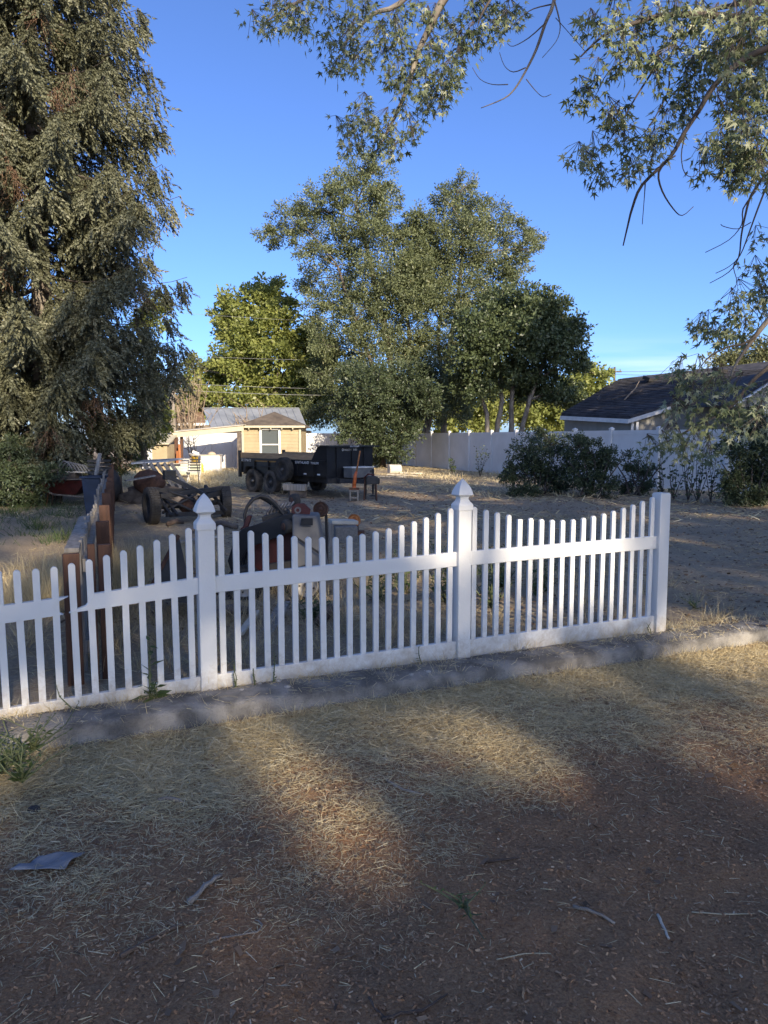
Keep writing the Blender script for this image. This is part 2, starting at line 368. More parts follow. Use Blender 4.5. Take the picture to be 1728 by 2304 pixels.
ground = mesh_obj('ground', np_mesh('ground', V, np.stack([ii, ii+1, ii+1+nx, ii+nx], 1), M['soil'], smooth=True))
tag(ground, 'bare brown soil of the yard and verge', None, kind='structure')

# old concrete edging along the fence
def edging():
    S = np.arange(-3.2, 13, .05); prof = [(-.10, -.09), (-.09, -.01), (.0, .032), (.13, .046), (.29, .044), (.33, .036), (.345, .018), (.356, -.14)]
    V = []
    for i, s in enumerate(S):
        for j, (o, z) in enumerate(prof):
            oo = o*(1+.03*(vnoise(np.array([s*1.3]), np.array([j*.1]), 11)[0]-.5))+.02*(vnoise(np.array([s*.9]), np.array([0.]), 12)[0]-.5)
            zz = z+.007*(vnoise(np.array([s*4.]), np.array([j*1.3]), 13)[0]-.5)+.012*(vnoise(np.array([s*.7]), np.array([2.]), 14)[0]-.5)
            if 1 <= j <= 5: zz += .006*(vnoise(np.array([s*14.]), np.array([j*3.]), 15)[0]-.5)
            p = FP1+FU*s+FN*oo; V.append((p.x, p.y, zz))
    k = len(prof); n = len(S)
    F = [(i*k+j, i*k+j+1, (i+1)*k+j+1, (i+1)*k+j) for i in range(n-1) for j in range(k-1)]
    o = mesh_obj('concrete_kerb', np_mesh('concrete_kerb', V, F, M['concrete'], smooth=True))
    tag(o, 'old grey concrete edging along the picket fence', None, kind='structure')
edging()
def pebbles():
    N = 260; tv, tf = ico(1)
    s = rng.uniform(-1.3, 4.5, N); o = rng.uniform(0, .3, N); P = np.array(FP1)[None]+np.array(FU)[None]*s[:, None]+np.array(FN)[None]*o[:, None]
    P[:, 2] = .04; sc = rng.uniform(.004, .012, N); sc[:14] = rng.uniform(.016, .028, 14)
    S3 = np.stack([sc, sc*rng.uniform(.7, 1.2, N), sc*.6], 1)
    V, F = scatter(tv, tf, frames(rng.normal(size=(N, 3))*np.array([1, 1, .1])), P, S3)
    o = mesh_obj('pebbles', np_mesh('pebbles', V, F, M['pebble'], smooth=True)); tag(o, 'pale pebbles set in the concrete edging', 'pebbles', kind='stuff')
def ico(sub):
    import bmesh
    bm = bmesh.new(); bmesh.ops.create_icosphere(bm, subdivisions=sub, radius=1)
    v = np.array([p.co[:] for p in bm.verts]); f = np.array([[q.index for q in p.verts] for p in bm.faces]); bm.free(); return v, f
pebbles()

# ------------------------------------------------------------------ vegetation makers
LEAF_Q = (np.array([[0, 0, 0], [.32, .45, .06], [0, 1, 0], [-.32, .45, .06]]), np.array([[0, 1, 2, 3]]))          # one folded leaf
def leaf_narrow(wd=.2): return (np.array([[0, 0, 0], [wd, .4, .04], [0, 1, -.03], [-wd, .4, .04]]), np.array([[0, 1, 2, 3]]))
def spray(nl=5, wd=.26, seed=3, spread=1.0):
    """a twig end with a few leaves, size 1"""
    r = np.random.default_rng(seed); V = []; F = []
    for i in range(nl):
        t = i/max(nl-1, 1); d = np.array([math.cos(i*2.4)*spread*(1-.5*t), .35+.8*t, math.sin(i*2.4)*spread*.8]); d /= np.linalg.norm(d)
        Mx = frames(d[None], np.array([r.uniform(0, 6)]))[0]; L = r.uniform(.4, .6)
        tv = np.array([[0, 0, 0], [wd, .45, .06], [0, 1, -.05], [-wd, .45, .06]])*L
        n0 = len(V); V += list(tv@Mx.T+np.array([0, .55*t, 0])); F.append([n0, n0+1, n0+2, n0+3])
    return np.array(V), np.array(F)
def palmate():
    """five-lobed maple leaf, tip along +Y, size 1"""
    pts = []
    for a, L in ((-100, .42), (-48, .78), (0, 1.0), (48, .78), (100, .42)):
        pts.append((a, L)); 
    ol = [(0, -.02)]
    seq = [(-95, .42), (-66, .24), (-44, .82), (-22, .34), (0, 1.05), (22, .34), (44, .82), (66, .24), (95, .42)]
    V = [(0, 0, 0)]+[(math.sin(R(a))*L, math.cos(R(a))*L, -.34*L*L+.16*abs(math.sin(R(a)))*L+.03) for a, L in seq]
    F = [(0, i+1, i) for i in range(1, len(seq))]
    return np.array(V), np.array(F)
def unit(N):
    d = rng.normal(size=(N, 3)); return d/np.linalg.norm(d, axis=1, keepdims=True)
def cloud(clumps, tmpl, size, per, droop=.2, sub_r=.30, shell=.5, out=None, tint0=0.0):
    """leaves for a list of (centre, (rx,ry,rz), weight): sub-clumps through each volume"""
    tv, tf = tmpl; Ps = []; Ds = []; Ts = []; subs = []
    for c, r, wt in clumps:
        c = np.array(c); r = np.array(r, float); n = max(6, int(per*wt)); k = max(3, n//26)
        d = unit(k); rad = rng.uniform(0, 1, k)**shell; sc = c+d*rad[:, None]*r*.92
        subs.append((c, sc))
        w8 = rng.uniform(.4, 1.6, k); w8 /= w8.sum(); idx = rng.choice(k, n, p=w8)
        sr = sub_r*r.mean()*rng.uniform(.6, 1.25, k)
        off = rng.normal(size=(n, 3))*np.array([1, 1, .75]); p = sc[idx]+off*(sr[idx]*.55)[:, None]
        dd = off*.6+d[idx]*.8+rng.normal(size=(n, 3))*.6; dd[:, 2] -= droop
        st = rng.uniform(-.16, .16, k)
        Ps.append(p); Ds.append(dd); Ts.append(np.clip(.42+tint0+st[idx]+rng.normal(size=n)*.17, 0, 1))
    P = np.concatenate(Ps); D = np.concatenate(Ds); T = np.concatenate(Ts); N = len(P)
    sz = size*rng.uniform(.65, 1.35, N)
    V, F = scatter(tv, tf, frames(D, rng.uniform(0, 6.28, N)), P, sz)
    return V, F, np.repeat(T, len(tf)), subs
SUN_GAPS = []  # points and radii of crown gaps carved to aim sunlight
def carve(V, F, T, k):
    """crown openings shaped to place sun patches: leaves missing along lines towards the sun"""
    q = V.reshape(-1, k, 3).mean(1); sd_ = np.array(sd); keep = np.ones(len(q), bool)
    for p, r_ in SUN_GAPS:
        w_ = q-np.array(p); d_ = np.linalg.norm(w_-np.outer(w_@sd_, sd_), axis=1); keep &= ~((d_ < r_*rng.uniform(.75, 1.1, len(q))) & (rng.uniform(0, 1, len(q)) < .93))
    V = V.reshape(-1, k, 3)[keep].reshape(-1, 3); m_ = len(F)//len(q); fk = F.shape[1]
    F = (F.reshape(len(q), m_, fk)-(np.arange(len(q))*k)[:, None, None])[keep]+(np.arange(keep.sum())*k)[:, None, None]
    return V, F.reshape(-1, fk), T.reshape(len(q), m_)[keep].ravel()
def limb(mb, a, b, r0, r1, bend=.12, n=6, sides=6):
    a, b = Vector(a), Vector(b); L = (b-a).length; o = Vector(tuple(rng.normal(size=3)))*L*bend*.5
    pts = []; rr = []
    for i in range(n+1):
        t = i/n; pts.append(a.lerp(b, t)+o*math.sin(math.pi*t)+Vector((0, 0, L*bend*.7*math.sin(math.pi*t)))); rr.append(r0+(r1-r0)*t**.8)
    mb.tube(pts, rr, sides)
def tree(name, label, cat, base, stems, clumps, leafm, barkm, tmpl=None, size=.14, per=1200, group=None, droop=.2, sub_r=.3, twigs=True, tint0=0.0, shell=.5, gaps=False):
    """stems: list of (path points, base radius); clumps: (centre, radii, weight)"""
    root = empty(name, base, label, cat, group)
    V, F, T, subs = cloud(clumps, tmpl or LEAF_Q, size, per, droop, sub_r, shell, tint0=tint0)
    if gaps: V, F, T = carve(V, F, T, len((tmpl or LEAF_Q)[0]))
    tr = MB(); tips = []
    for pts, r0 in stems:
        pts = [Vector(p) for p in pts]; n = len(pts); rr = [r0*(1-.62*i/(n-1)) for i in range(n)]
        fine = []; fr = []
        for i in range(n-1):
            for q in range(4):
                t = q/4; p = pts[i].lerp(pts[i+1], t); w_ = r0*.5
                fine.append(p+Vector(tuple(rng.normal(size=3)))*w_*.25*(1 if i or q else 0)); fr.append(rr[i]+(rr[i+1]-rr[i])*t)
        fine.append(pts[-1]); fr.append(rr[-1])
        if fr: fr[0] *= 1.35
        tr.tube(fine, fr, 9); tips += [(p, r) for p, r in zip(fine[len(fine)//3:], fr[len(fr)//3:])]
    br = MB()
    for c, sc in subs:
        cv = Vector(tuple(c)); p0, r0 = min(tips, key=lambda q: (q[0]-cv).length+max(0, q[0].z-cv.z+.3)*1.5)
        limb(br, p0, cv, r0*.6, max(.012, r0*.22), .12)
        if twigs:
            for q in sc[:14]: limb(br, cv.lerp(p0, .15), q, max(.01, r0*.16), .006, .1, 3, 4)
    t = tr.build('trunk', barkm, root, smooth=True); br.build('branches', barkm, root, smooth=True)['kind'] = 'stuff'
    mesh_obj('crown', np_mesh('crown', V, F, leafm, T), root)
    return root
def cl(lst, Y, k=1.0, dy=1.0, flat=.8):
    """photo outline measurements (px, py, r) at distance Y -> crown clumps with real size"""
    o = []
    for q in lst:
        px, py, r = q[:3]; yy = Y+(q[3] if len(q) > 3 else rng.uniform(-dy, dy))
        c = at(px, py, yy); rm = r/FPX*yy*k; o.append((tuple(c), (rm, rm*1.1, rm*flat), (r/60.0)**2))
    return o
def pth(lst, Y): return [at(px, py, Y) for px, py in lst]

#==PART2==
M['straw_solid'] = pm('straw_stalk', (.55, .45, .28), (.48, .39, .24), 6, .7)
M['wire'] = pm('aluminium_wire', (.26, .26, .26), (.2, .2, .2), 3, .6)
M['weed_stem'] = pm('weed_stem', (.12, .14, .06), (.09, .10, .05), 5, .7)
# ------------------------------------------------------------------ white picket fence
def picket_fence():
    root = empty('picket_fence', FP1, 'white vinyl picket fence with scalloped pickets along the concrete edging', 'fence')
    rz = math.atan2(FU.y, FU.x)
    def W(s, o, z): p = FP1+FU*s+FN*o; return Vector((p.x, p.y, z))
    posts = [(-1.80, None), (0.0, 'gothic'), (1.80, 'gothic'), (3.62, 'flat')]
    lift = {-1.80: -.12, 0.0: 0.0, 1.80: .05, 3.62: .07}
    def lf(s):
        k = sorted(lift); 
        return float(np.interp(s, k, [lift[q] for q in k]))
    for s, cap in posts:
        h = 1.055+lf(s)
        mb = MB(); a = .0508
        top = h if cap == 'gothic' else h+.03
        mb.box(W(s, 0, (top-.05)/2), (a*2, a*2, top+.05), rz)
        post = mb.build('post', M['vinyl'], root, bevel=.005)
        if cap == 'gothic':
            prof = [(.058, 0), (.058, .035), (.054, .045), (.040, .062), (.033, .078), (.034, .092), (.052, .104), (.058, .108), (.057, .114), (.050, .142), (.038, .170), (.022, .196), (.010, .211), (.002, .220)]
            mb = MB(); V = []; F = []
            for r_, z_ in prof:
                for cx, cy in ((-1, -1), (1, -1), (1, 1), (-1, 1)): V.append(W(s+cx*r_, cy*r_, h-.012+z_))
            for i in range(len(prof)-1):
                for k in range(4): F.append((i*4+k, (i*4+(k+1) % 4), (i+1)*4+(k+1) % 4, (i+1)*4+k))
            F = [f[::-1] for f in F]; n_ = len(prof)-1; F.append(tuple(n_*4+k for k in (3, 2, 1, 0))); F.append((0, 1, 2, 3))
            mb.add(V, F); c = mb.build('post_cap', M['vinyl'], post, bevel=.002)
        else:
            if s > 0:
                mb = MB(); mb.box(W(s, 0, top+.004), (a*2-.012, a*2-.012, .006), rz); mb.build('post_cap', M['vinyl'], post)
    # rails: wide base rail, upper rail; the left upper rail is snapped
    def rail(s0, s1, z0, z1, h, name, jag0=None, jag1=None):
        t = .019
        V = []; n_ = 7
        for side in (t, -t):
            for j in range(n_):
                f = j/(n_-1); e0 = s0+(jag0[j] if jag0 else 0); V.append(W(e0, side, z0+h*f))
            for j in range(n_-1, -1, -1):
                f = j/(n_-1); e1 = s1-(jag1[j] if jag1 else 0); V.append(W(e1, side, z1+h*f))
        N_ = 2*n_
        F = [tuple(range(N_)), tuple(range(2*N_-1, N_-1, -1))]+[(i, N_+i, N_+(i+1) % N_, (i+1) % N_) for i in range(N_)]
        mb = MB(); mb.add(V, F); return mb.build(name, M['vinyl'], root, bevel=.0 if (jag0 or jag1) else .004)
    ends = [(-1.80, 0.0), (0.0, 1.80), (1.80, 3.62)]
    for s0, s1 in ends:
        a, b = s0+.049, s1-.049
        rail(a, b, -.03+lf(s0)*.6, -.03+lf(s1)*.6, .155, 'bottom_rail')
        za, zb = .645+lf(s0), .645+lf(s1)
        if s0 < -1:
            rail(a, -.815, za, za+(zb-za)*.53, .102, 'upper_rail', jag1=[.0, .035, .05, .048, .036, .012, -.03])
            rail(-.735, b, za+(zb-za)*.58, zb, .102, 'upper_rail', jag0=[-.05, -.01, .04, .055, .075, .085, .09])
        else: rail(a, b, za, zb, .102, 'upper_rail')
        n_ = 18; wd, dp = .019, .0115
        for i in range(n_):
            f = (i+.5)/n_; s = a+(b-a)*f; x = (f-.5)*2
            ztop = .925+.15*abs(x)**1.7+lf(s); lean = rng.normal()*.002
            if (s0 == 0.0 and i == 1) or (s0 == 1.80 and i == 4): flat = True
            else: flat = False
            zb_ = .09+lf(s)*.5
            if s0 < -1: lean += -.012*(1-f)
            ol = [(-wd, zb_), (wd, zb_)]+([(wd, ztop-.02), (-wd, ztop-.02)] if flat else
                 [(wd, ztop-.017), (wd*.90, ztop-.011), (wd*.45, ztop-.002), (0, ztop), (-wd*.45, ztop-.002), (-wd*.90, ztop-.011), (-wd, ztop-.017)])
            V = []; K = len(ol)
            for side in (dp, -dp):
                for u_, z_ in ol: V.append(W(s+u_+lean*(z_-.6)/.5, side+.001, z_))
            F = [tuple(range(K)), tuple(range(2*K-1, K-1, -1))]+[(q, K+q, K+(q+1) % K, (q+1) % K) for q in range(K)]
            mb = MB(); mb.add(V, F); mb.build('picket', M['vinyl'], root, bevel=.0018)
    # torn slot in the upper rail and a nail hole: dark slits cut by hand
    return W
PW = picket_fence()

# ------------------------------------------------------------------ low wooden fence running back on the left
def wooden_fence():
    d = Vector((-.353, 1.0, 0)).normalized(); nrm = Vector((-d.y, d.x, 0))
    p0 = Vector((-1.94, 5.05, 0))
    root = empty('wooden_fence', p0, 'low grey weathered board fence with brown posts running back from picket fence', 'fence')
    L = 16.5
    def W(s, o, z): q = p0+d*s+nrm*o; return Vector((q.x, q.y, z))
    rz = math.atan2(d.y, d.x)
    s = 1.35; k = 0
    while s < L:
        mb = MB(); h = .90+rng.uniform(-.03, .03); mb.box(W(s, -.02, h/2-.1), (.045, .105, h+.2), rz+rng.normal()*.02, ry=rng.normal()*.012, rx=rng.normal()*.02)
        mb.build('post', M['wood_brown'], root, bevel=.004); s += 1.57
    for z, h in ((.74, .09), (.16, .09)):
        a = 0.05
        while a < L:
            e = min(a+2.44, L); mb = MB(); mb.beam(W(a, .075, z+rng.normal()*.006), W(e-.004, .075, z+rng.normal()*.006), .038, h); mb.build('rail', M['wood_grey'], root, bevel=.003); a = e
    mb = MB(); mb.beam(W(-.1, .15, .865), W(1.75, .135, .895), .09, .03); mb.build('cap_board', M['wood_grey'], root, bevel=.003)
    s = .10
    while s < L:
        wd = .088+rng.uniform(-.004, .004); h = .87+.035*math.sin(s*1.3)+rng.normal()*.012
        mb = MB(); mb.box(W(s, .105, h/2), (wd, .018, h), rz+rng.normal()*.015, rx=rng.normal()*.02); mb.build('board', M['wood_grey'], root); s += wd+.012
    # pair of stout brown end boards behind the snapped rail
    for o, z, t in ((.12, .86, .10), (-.08, .90, .08), (-.0, .91, .045)):
        mb = MB(); mb.box(W(-.16-o*.4, o+.03, z/2-.05), (.045, t, z+.1), rz+.12, ry=.01); mb.build('end_board', M['wood_brown'], root, bevel=.004)
wooden_fence()

# ------------------------------------------------------------------ white privacy fences at the back
def privacy(name, label, pts, n_, h=1.83, group='white privacy fences'):
    pts = [Vector(p) for p in pts]; root = empty(name, pts[0], label, 'fence', group)
    seg = [(pts[i+1]-pts[i]).length for i in range(len(pts)-1)]; tot = sum(seg)
    def P(t):
        for i, L in enumerate(seg):
            if t <= L+1e-6: return pts[i].lerp(pts[i+1], t/L)
            t -= L
        return pts[-1]
    for k in range(n_):
        a, b = P(tot*k/n_), P(tot*(k+1)/n_); d = (b-a).normalized(); nrm = Vector((d.y, -d.x, 0)); rz = math.atan2(d.y, d.x); L = (b-a).length
        if k == 0: a0 = a
        for q in ((a, b) if k == n_-1 else (a,)):
            mb = MB(); mb.box(q+Vector((0, 0, h/2+.02)), (.127, .127, h+.08), rz); po = mb.build('post', M['vinyl_far'], root)
            mb = MB(); z = h+.062; r_ = .075
            mb.box(q+Vector((0, 0, z+.012)), (r_*2, r_*2, .025), rz)
            c_, s_ = math.cos(rz)*.07, math.sin(rz)*.07; b4 = [q+Vector((x*c_-y*s_, x*s_+y*c_, z+.026)) for x, y in ((-1, -1), (1, -1), (1, 1), (-1, 1))]
            mb.add(b4+[q+Vector((0, 0, z+.075))], [(0, 1, 4), (1, 2, 4), (2, 3, 4), (3, 0, 4)]); mb.build('post_cap', M['vinyl_far'], po)
        mb = MB(); n2 = int(round(L/.152)); u0 = .064; wd = (L-.128)/n2
        for j in range(n2):                                            # tongue-and-groove boards with open vee joints
            s0, s1 = u0+j*wd, u0+(j+1)*wd; g = .006
            A = [a+d*s0-nrm*.006, a+d*(s0+g)+nrm*.011, a+d*(s1-g)+nrm*.011, a+d*s1-nrm*.006]
            V = [p+Vector((0, 0, .12)) for p in A]+[p+Vector((0, 0, h-.10)) for p in A]
            mb.add(V, [(0, 1, 5, 4), (1, 2, 6, 5), (2, 3, 7, 6), (0, 4, 7, 3)])
        mb.build('panel', M['vinyl_far'], root)
        for z, hh in ((h-.055, .14), (.09, .14)):
            mb = MB(); mb.beam(a+d*.06+Vector((0, 0, z)), b-d*.06+Vector((0, 0, z)), .045, hh); mb.build('rail', M['vinyl_far'], root)
    return root
privacy('privacy_fence', 'white vinyl privacy fence running along the right behind the bushes', [(15.4, 14.8, 0), (8.2, 24, 0), (5.2, 33, 0), (1.0, 44.5, 0)], 15)
privacy('privacy_fence', 'short run of white vinyl privacy fence right of the yellow shed', [(-4.5, 41, 0), (-.9, 42.5, 0)], 2)
privacy('privacy_fence', 'white vinyl privacy fence behind the lean-to posts', [(-12.5, 39.4, 0), (-7.2, 39.0, 0)], 3)

# ------------------------------------------------------------------ yellow shed with lean-to
def shed():
    root = empty('yellow_shed', (-5.4, 36, 0), 'small cream yellow shed with brown hip roof and one white window', 'shed')
    x0, x1, y0, y1, ze = -6.72, -3.95, 36.0, 38.4, 2.18
    wx0, wx1, wz0, wz1 = -6.15+.30, -4.95, .55, 2.02
    mb = MB()   # front wall in four pieces round the window, then the other walls
    for a, b, c, d in ((x0, wx0, 0, ze), (wx1, x1, 0, ze), (wx0, wx1, 0, wz0), (wx0, wx1, wz1, ze)):
        lap(mb, (a, y0+.03, 0), (b, y0+.03, 0), c, d, (0, -1, 0), .16)
    mb.box((x0+.06, (y0+y1)/2+.06, ze/2), (.12, y1-y0-.12, ze)); mb.box((x1-.06, (y0+y1)/2+.06, ze/2), (.12, y1-y0-.12, ze)); mb.box(((x0+x1)/2, y1+.06, ze/2), (x1-x0, .12, ze))
    mb.build('wall', M['yellow_siding'], root)
    e = .22; cx, ya, yb, zr = (x0+x1)/2, y0+1.0, y1-.9, 2.86
    A = [(x0-e, y0-e, ze-.02), (x1+e, y0-e, ze-.02), (x1+e, y1+e, ze-.02), (x0-e, y1+e, ze-.02)]; Rr = [(cx, ya, zr), (cx, yb, zr)]
    mb = MB(); lo = [(p[0], p[1], p[2]-.07) for p in A]
    mb.add(A+Rr+lo, [(0, 1, 4), (1, 2, 5, 4), (2, 3, 5), (3, 0, 4, 5), (0, 6, 7, 1), (1, 7, 8, 2), (2, 8, 9, 3), (3, 9, 6, 0), (9, 8, 7, 6)])
    rf = mb.build('roof', M['shingle_brown'], root)
    mb = MB(); mb.beam((x0-e-.02, y0-e-.02, ze-.06), (x1+e+.02, y0-e-.02, ze-.06), .03, .1); mb.build('fascia', M['trim_cream'], rf)
    for i in range(5):
        xx = x0+.35+(x1-x0-.7)*i/4; mb = MB(); mb.beam((xx, y0-e+.01, ze-.14), (xx, y0+.02, ze-.14), .05, .09); mb.build('rafter_tail', M['trim_cream'], rf)
    for xx in (x0+.03, x1-.03):
        mb = MB(); mb.box((xx, y0-.022, ze/2-.06), (.1, .04, ze-.12)); mb.build('corner_board', M['trim_cream'], root)
    wn = MB()
    for a, b, c, d in ((wx0, wx1, wz1-.05, wz1+.04), (wx0, wx1, wz0-.06, wz0+.03), (wx0-.05, wx0+.05, wz0-.06, wz1+.04), (wx1-.05, wx1+.05, wz0-.06, wz1+.04)):
        wn.box(((a+b)/2, y0-.012, (c+d)/2), (b-a, .07, d-c))
    win = wn.build('window', M['trim_white'], root)
    mb = MB(); mb.box(((wx0+wx1)/2, y0-.01, 1.28), (wx1-wx0-.1, .05, .06)); mb.build('meeting_rail', M['trim_white'], win)
    for c, d in ((wz0, 1.26), (1.31, wz1-.05)):
        mb = MB(); mb.box(((wx0+wx1)/2, y0+.05, (c+d)/2), (wx1-wx0-.1, .012, d-c)); mb.build('pane', M['glass'], win)
    mb = MB(); mb.box(((wx0+wx1)/2, y0+.10, 1.2), (wx1-wx0-.12, .008, 1.3)); mb.build('curtain', M['grey_plastic'], win)
    # lean-to to the left
    ro = empty('lean_to', (-9.0, 35.4, 0), 'open lean-to with cream beam on brown posts left of yellow shed', 'lean-to')
    a, b = at(388, 979, 35.2), at(548, 963, 35.2)
    mb = MB(); mb.beam(a, b, .09, .24); mb.build('beam', M['trim_cream'], ro)
    a2, b2 = a+Vector((0, 1.7, .22)), b+Vector((0, 1.7, .22)); mb = MB(); mb.hexa([a+Vector((-.1, -.12, .121)), b+Vector((0, -.12, .121)), b2, a2+Vector((-.1, 0, 0)), a+Vector((-.1, -.12, .15)), b+Vector((0, -.12, .15)), b2+Vector((0, 0, .03)), a2+Vector((-.1, 0, .03))]); mb.build('added_shade_sheet', M['pale_board'], ro)  # sheet added over the lean-to to throw a shade band on the fence
    for px, y, r_ in ((396, 35.25, .09), (408, 35.5, .08)):
        q = at(px, 990, y); mb = MB(); mb.box((q.x, y, .86), (r_*1.6, r_*1.6, 1.72), .1, ry=.02); mb.build('post', M['wood_brown'], ro)
    q = at(538, 990, 35.3); mb = MB(); mb.box((q.x, 35.3, 1.0), (.16, .14, 2.0)); mb.build('post', M['dirt_wood'], ro)
shed()
def metal_roof_house():
    root = empty('metal_roof_building', (-7, 41, 0), 'low building with grey metal roof behind the yellow shed', 'building')
    r0, r1 = at(456, 919, 43.6), at(673, 919, 43.6); e0, e1 = at(475, 961, 40.6), at(690, 959, 40.6)
    mb = MB(); t = Vector((0, 0, -.06)); mb.hexa([e0+t, e1+t, r1+t, r0+t, e0, e1, r1, r0])
    back = [r0, r1, Vector((r1.x, 46.4, e1.z)), Vector((r0.x, 46.4, e0.z))]; mb.add(back, [(0, 1, 2, 3)])
    rf = mb.build('roof', M['metal_roof'], root)
    for i in range(1, 14):
        f = i/14; mb = MB(); mb.beam(e0.lerp(e1, f)+Vector((0, 0, .012)), r0.lerp(r1, f)+Vector((0, 0, .012)), .03, .03); mb.build('seam', M['metal_roof'], rf)
    mb = MB(); mb.beam(r0+Vector((0, 0, .02)), r1+Vector((0, 0, .02)), .22, .03); mb.build('ridge_cap', M['metal_roof'], rf)
    mb = MB(); mb.box(((e0.x+e1.x)/2, 43.5, e0.z/2-.1), (e1.x-e0.x-.5, 4.8, e0.z-.1)); mb.build('wall', M['tan_wall'], root)
    mb = MB(); mb.beam(e0+Vector((0, -.03, -.08)), e1+Vector((0, -.03, -.08)), .03, .12); mb.build('fascia', M['red_roof'], rf)
metal_roof_house()
def tan_house():
    root = empty('tan_house', (-15, 49, 0), 'tan house with red brown roof and white eave far back on the left', 'house')
    e0, e1, r0, r1 = at(330, 951, 47), at(462, 951, 47), at(345, 905, 51), at(452, 905, 51)
    mb = MB(); t = Vector((0, 0, -.1)); mb.hexa([e0+t, e1+t, r1+t, r0+t, e0, e1, r1, r0]); rf = mb.build('roof', M['red_roof'], root)
    mb = MB(); mb.beam(e0+Vector((0, -.04, -.1)), e1+Vector((0, -.04, -.1)), .05, .16); mb.build('fascia', M['trim_white'], rf)
    mb = MB(); mb.box(((e0.x+e1.x)/2, 50, e0.z/2-.1), (e1.x-e0.x-.6, 5, e0.z-.02)); mb.build('wall', M['tan_wall'], root)
    q = at(425, 975, 47.4); w_ = MB(); w_.box((q.x, 47.47, 1.45), (.9, .05, .9)); wi = w_.build('window', M['trim_white'], root); mb = MB(); mb.box((q.x, 47.43, 1.45), (.76, .02, .76)); mb.build('pane', M['glass'], wi)
    s = empty('garden_shed', at(355, 1040, 34), 'little cream lap sided shed with pale roof behind the green shrub', 'shed')
    a, b = at(343, 1045, 34), at(377, 1045, 34); z = at(360, 1000, 34).z
    mb = MB(); mb.box(((a.x+b.x)/2, 35, z/2), (b.x-a.x, 2, z)); mb.build('wall', M['yellow_siding'], s)
    zt = at(360, 985, 34).z
    mb = MB(); mb.hexa([(a.x-.15, 33.8, z), (b.x+.15, 33.8, z), (b.x+.15, 35.2, zt+.1), (a.x-.15, 35.2, zt+.1), (a.x-.15, 33.8, z+.05), (b.x+.15, 33.8, z+.05), (b.x+.15, 35.2, zt+.15), (a.x-.15, 35.2, zt+.15)]); mb.build('roof', M['trim_cream'], s)
tan_house()
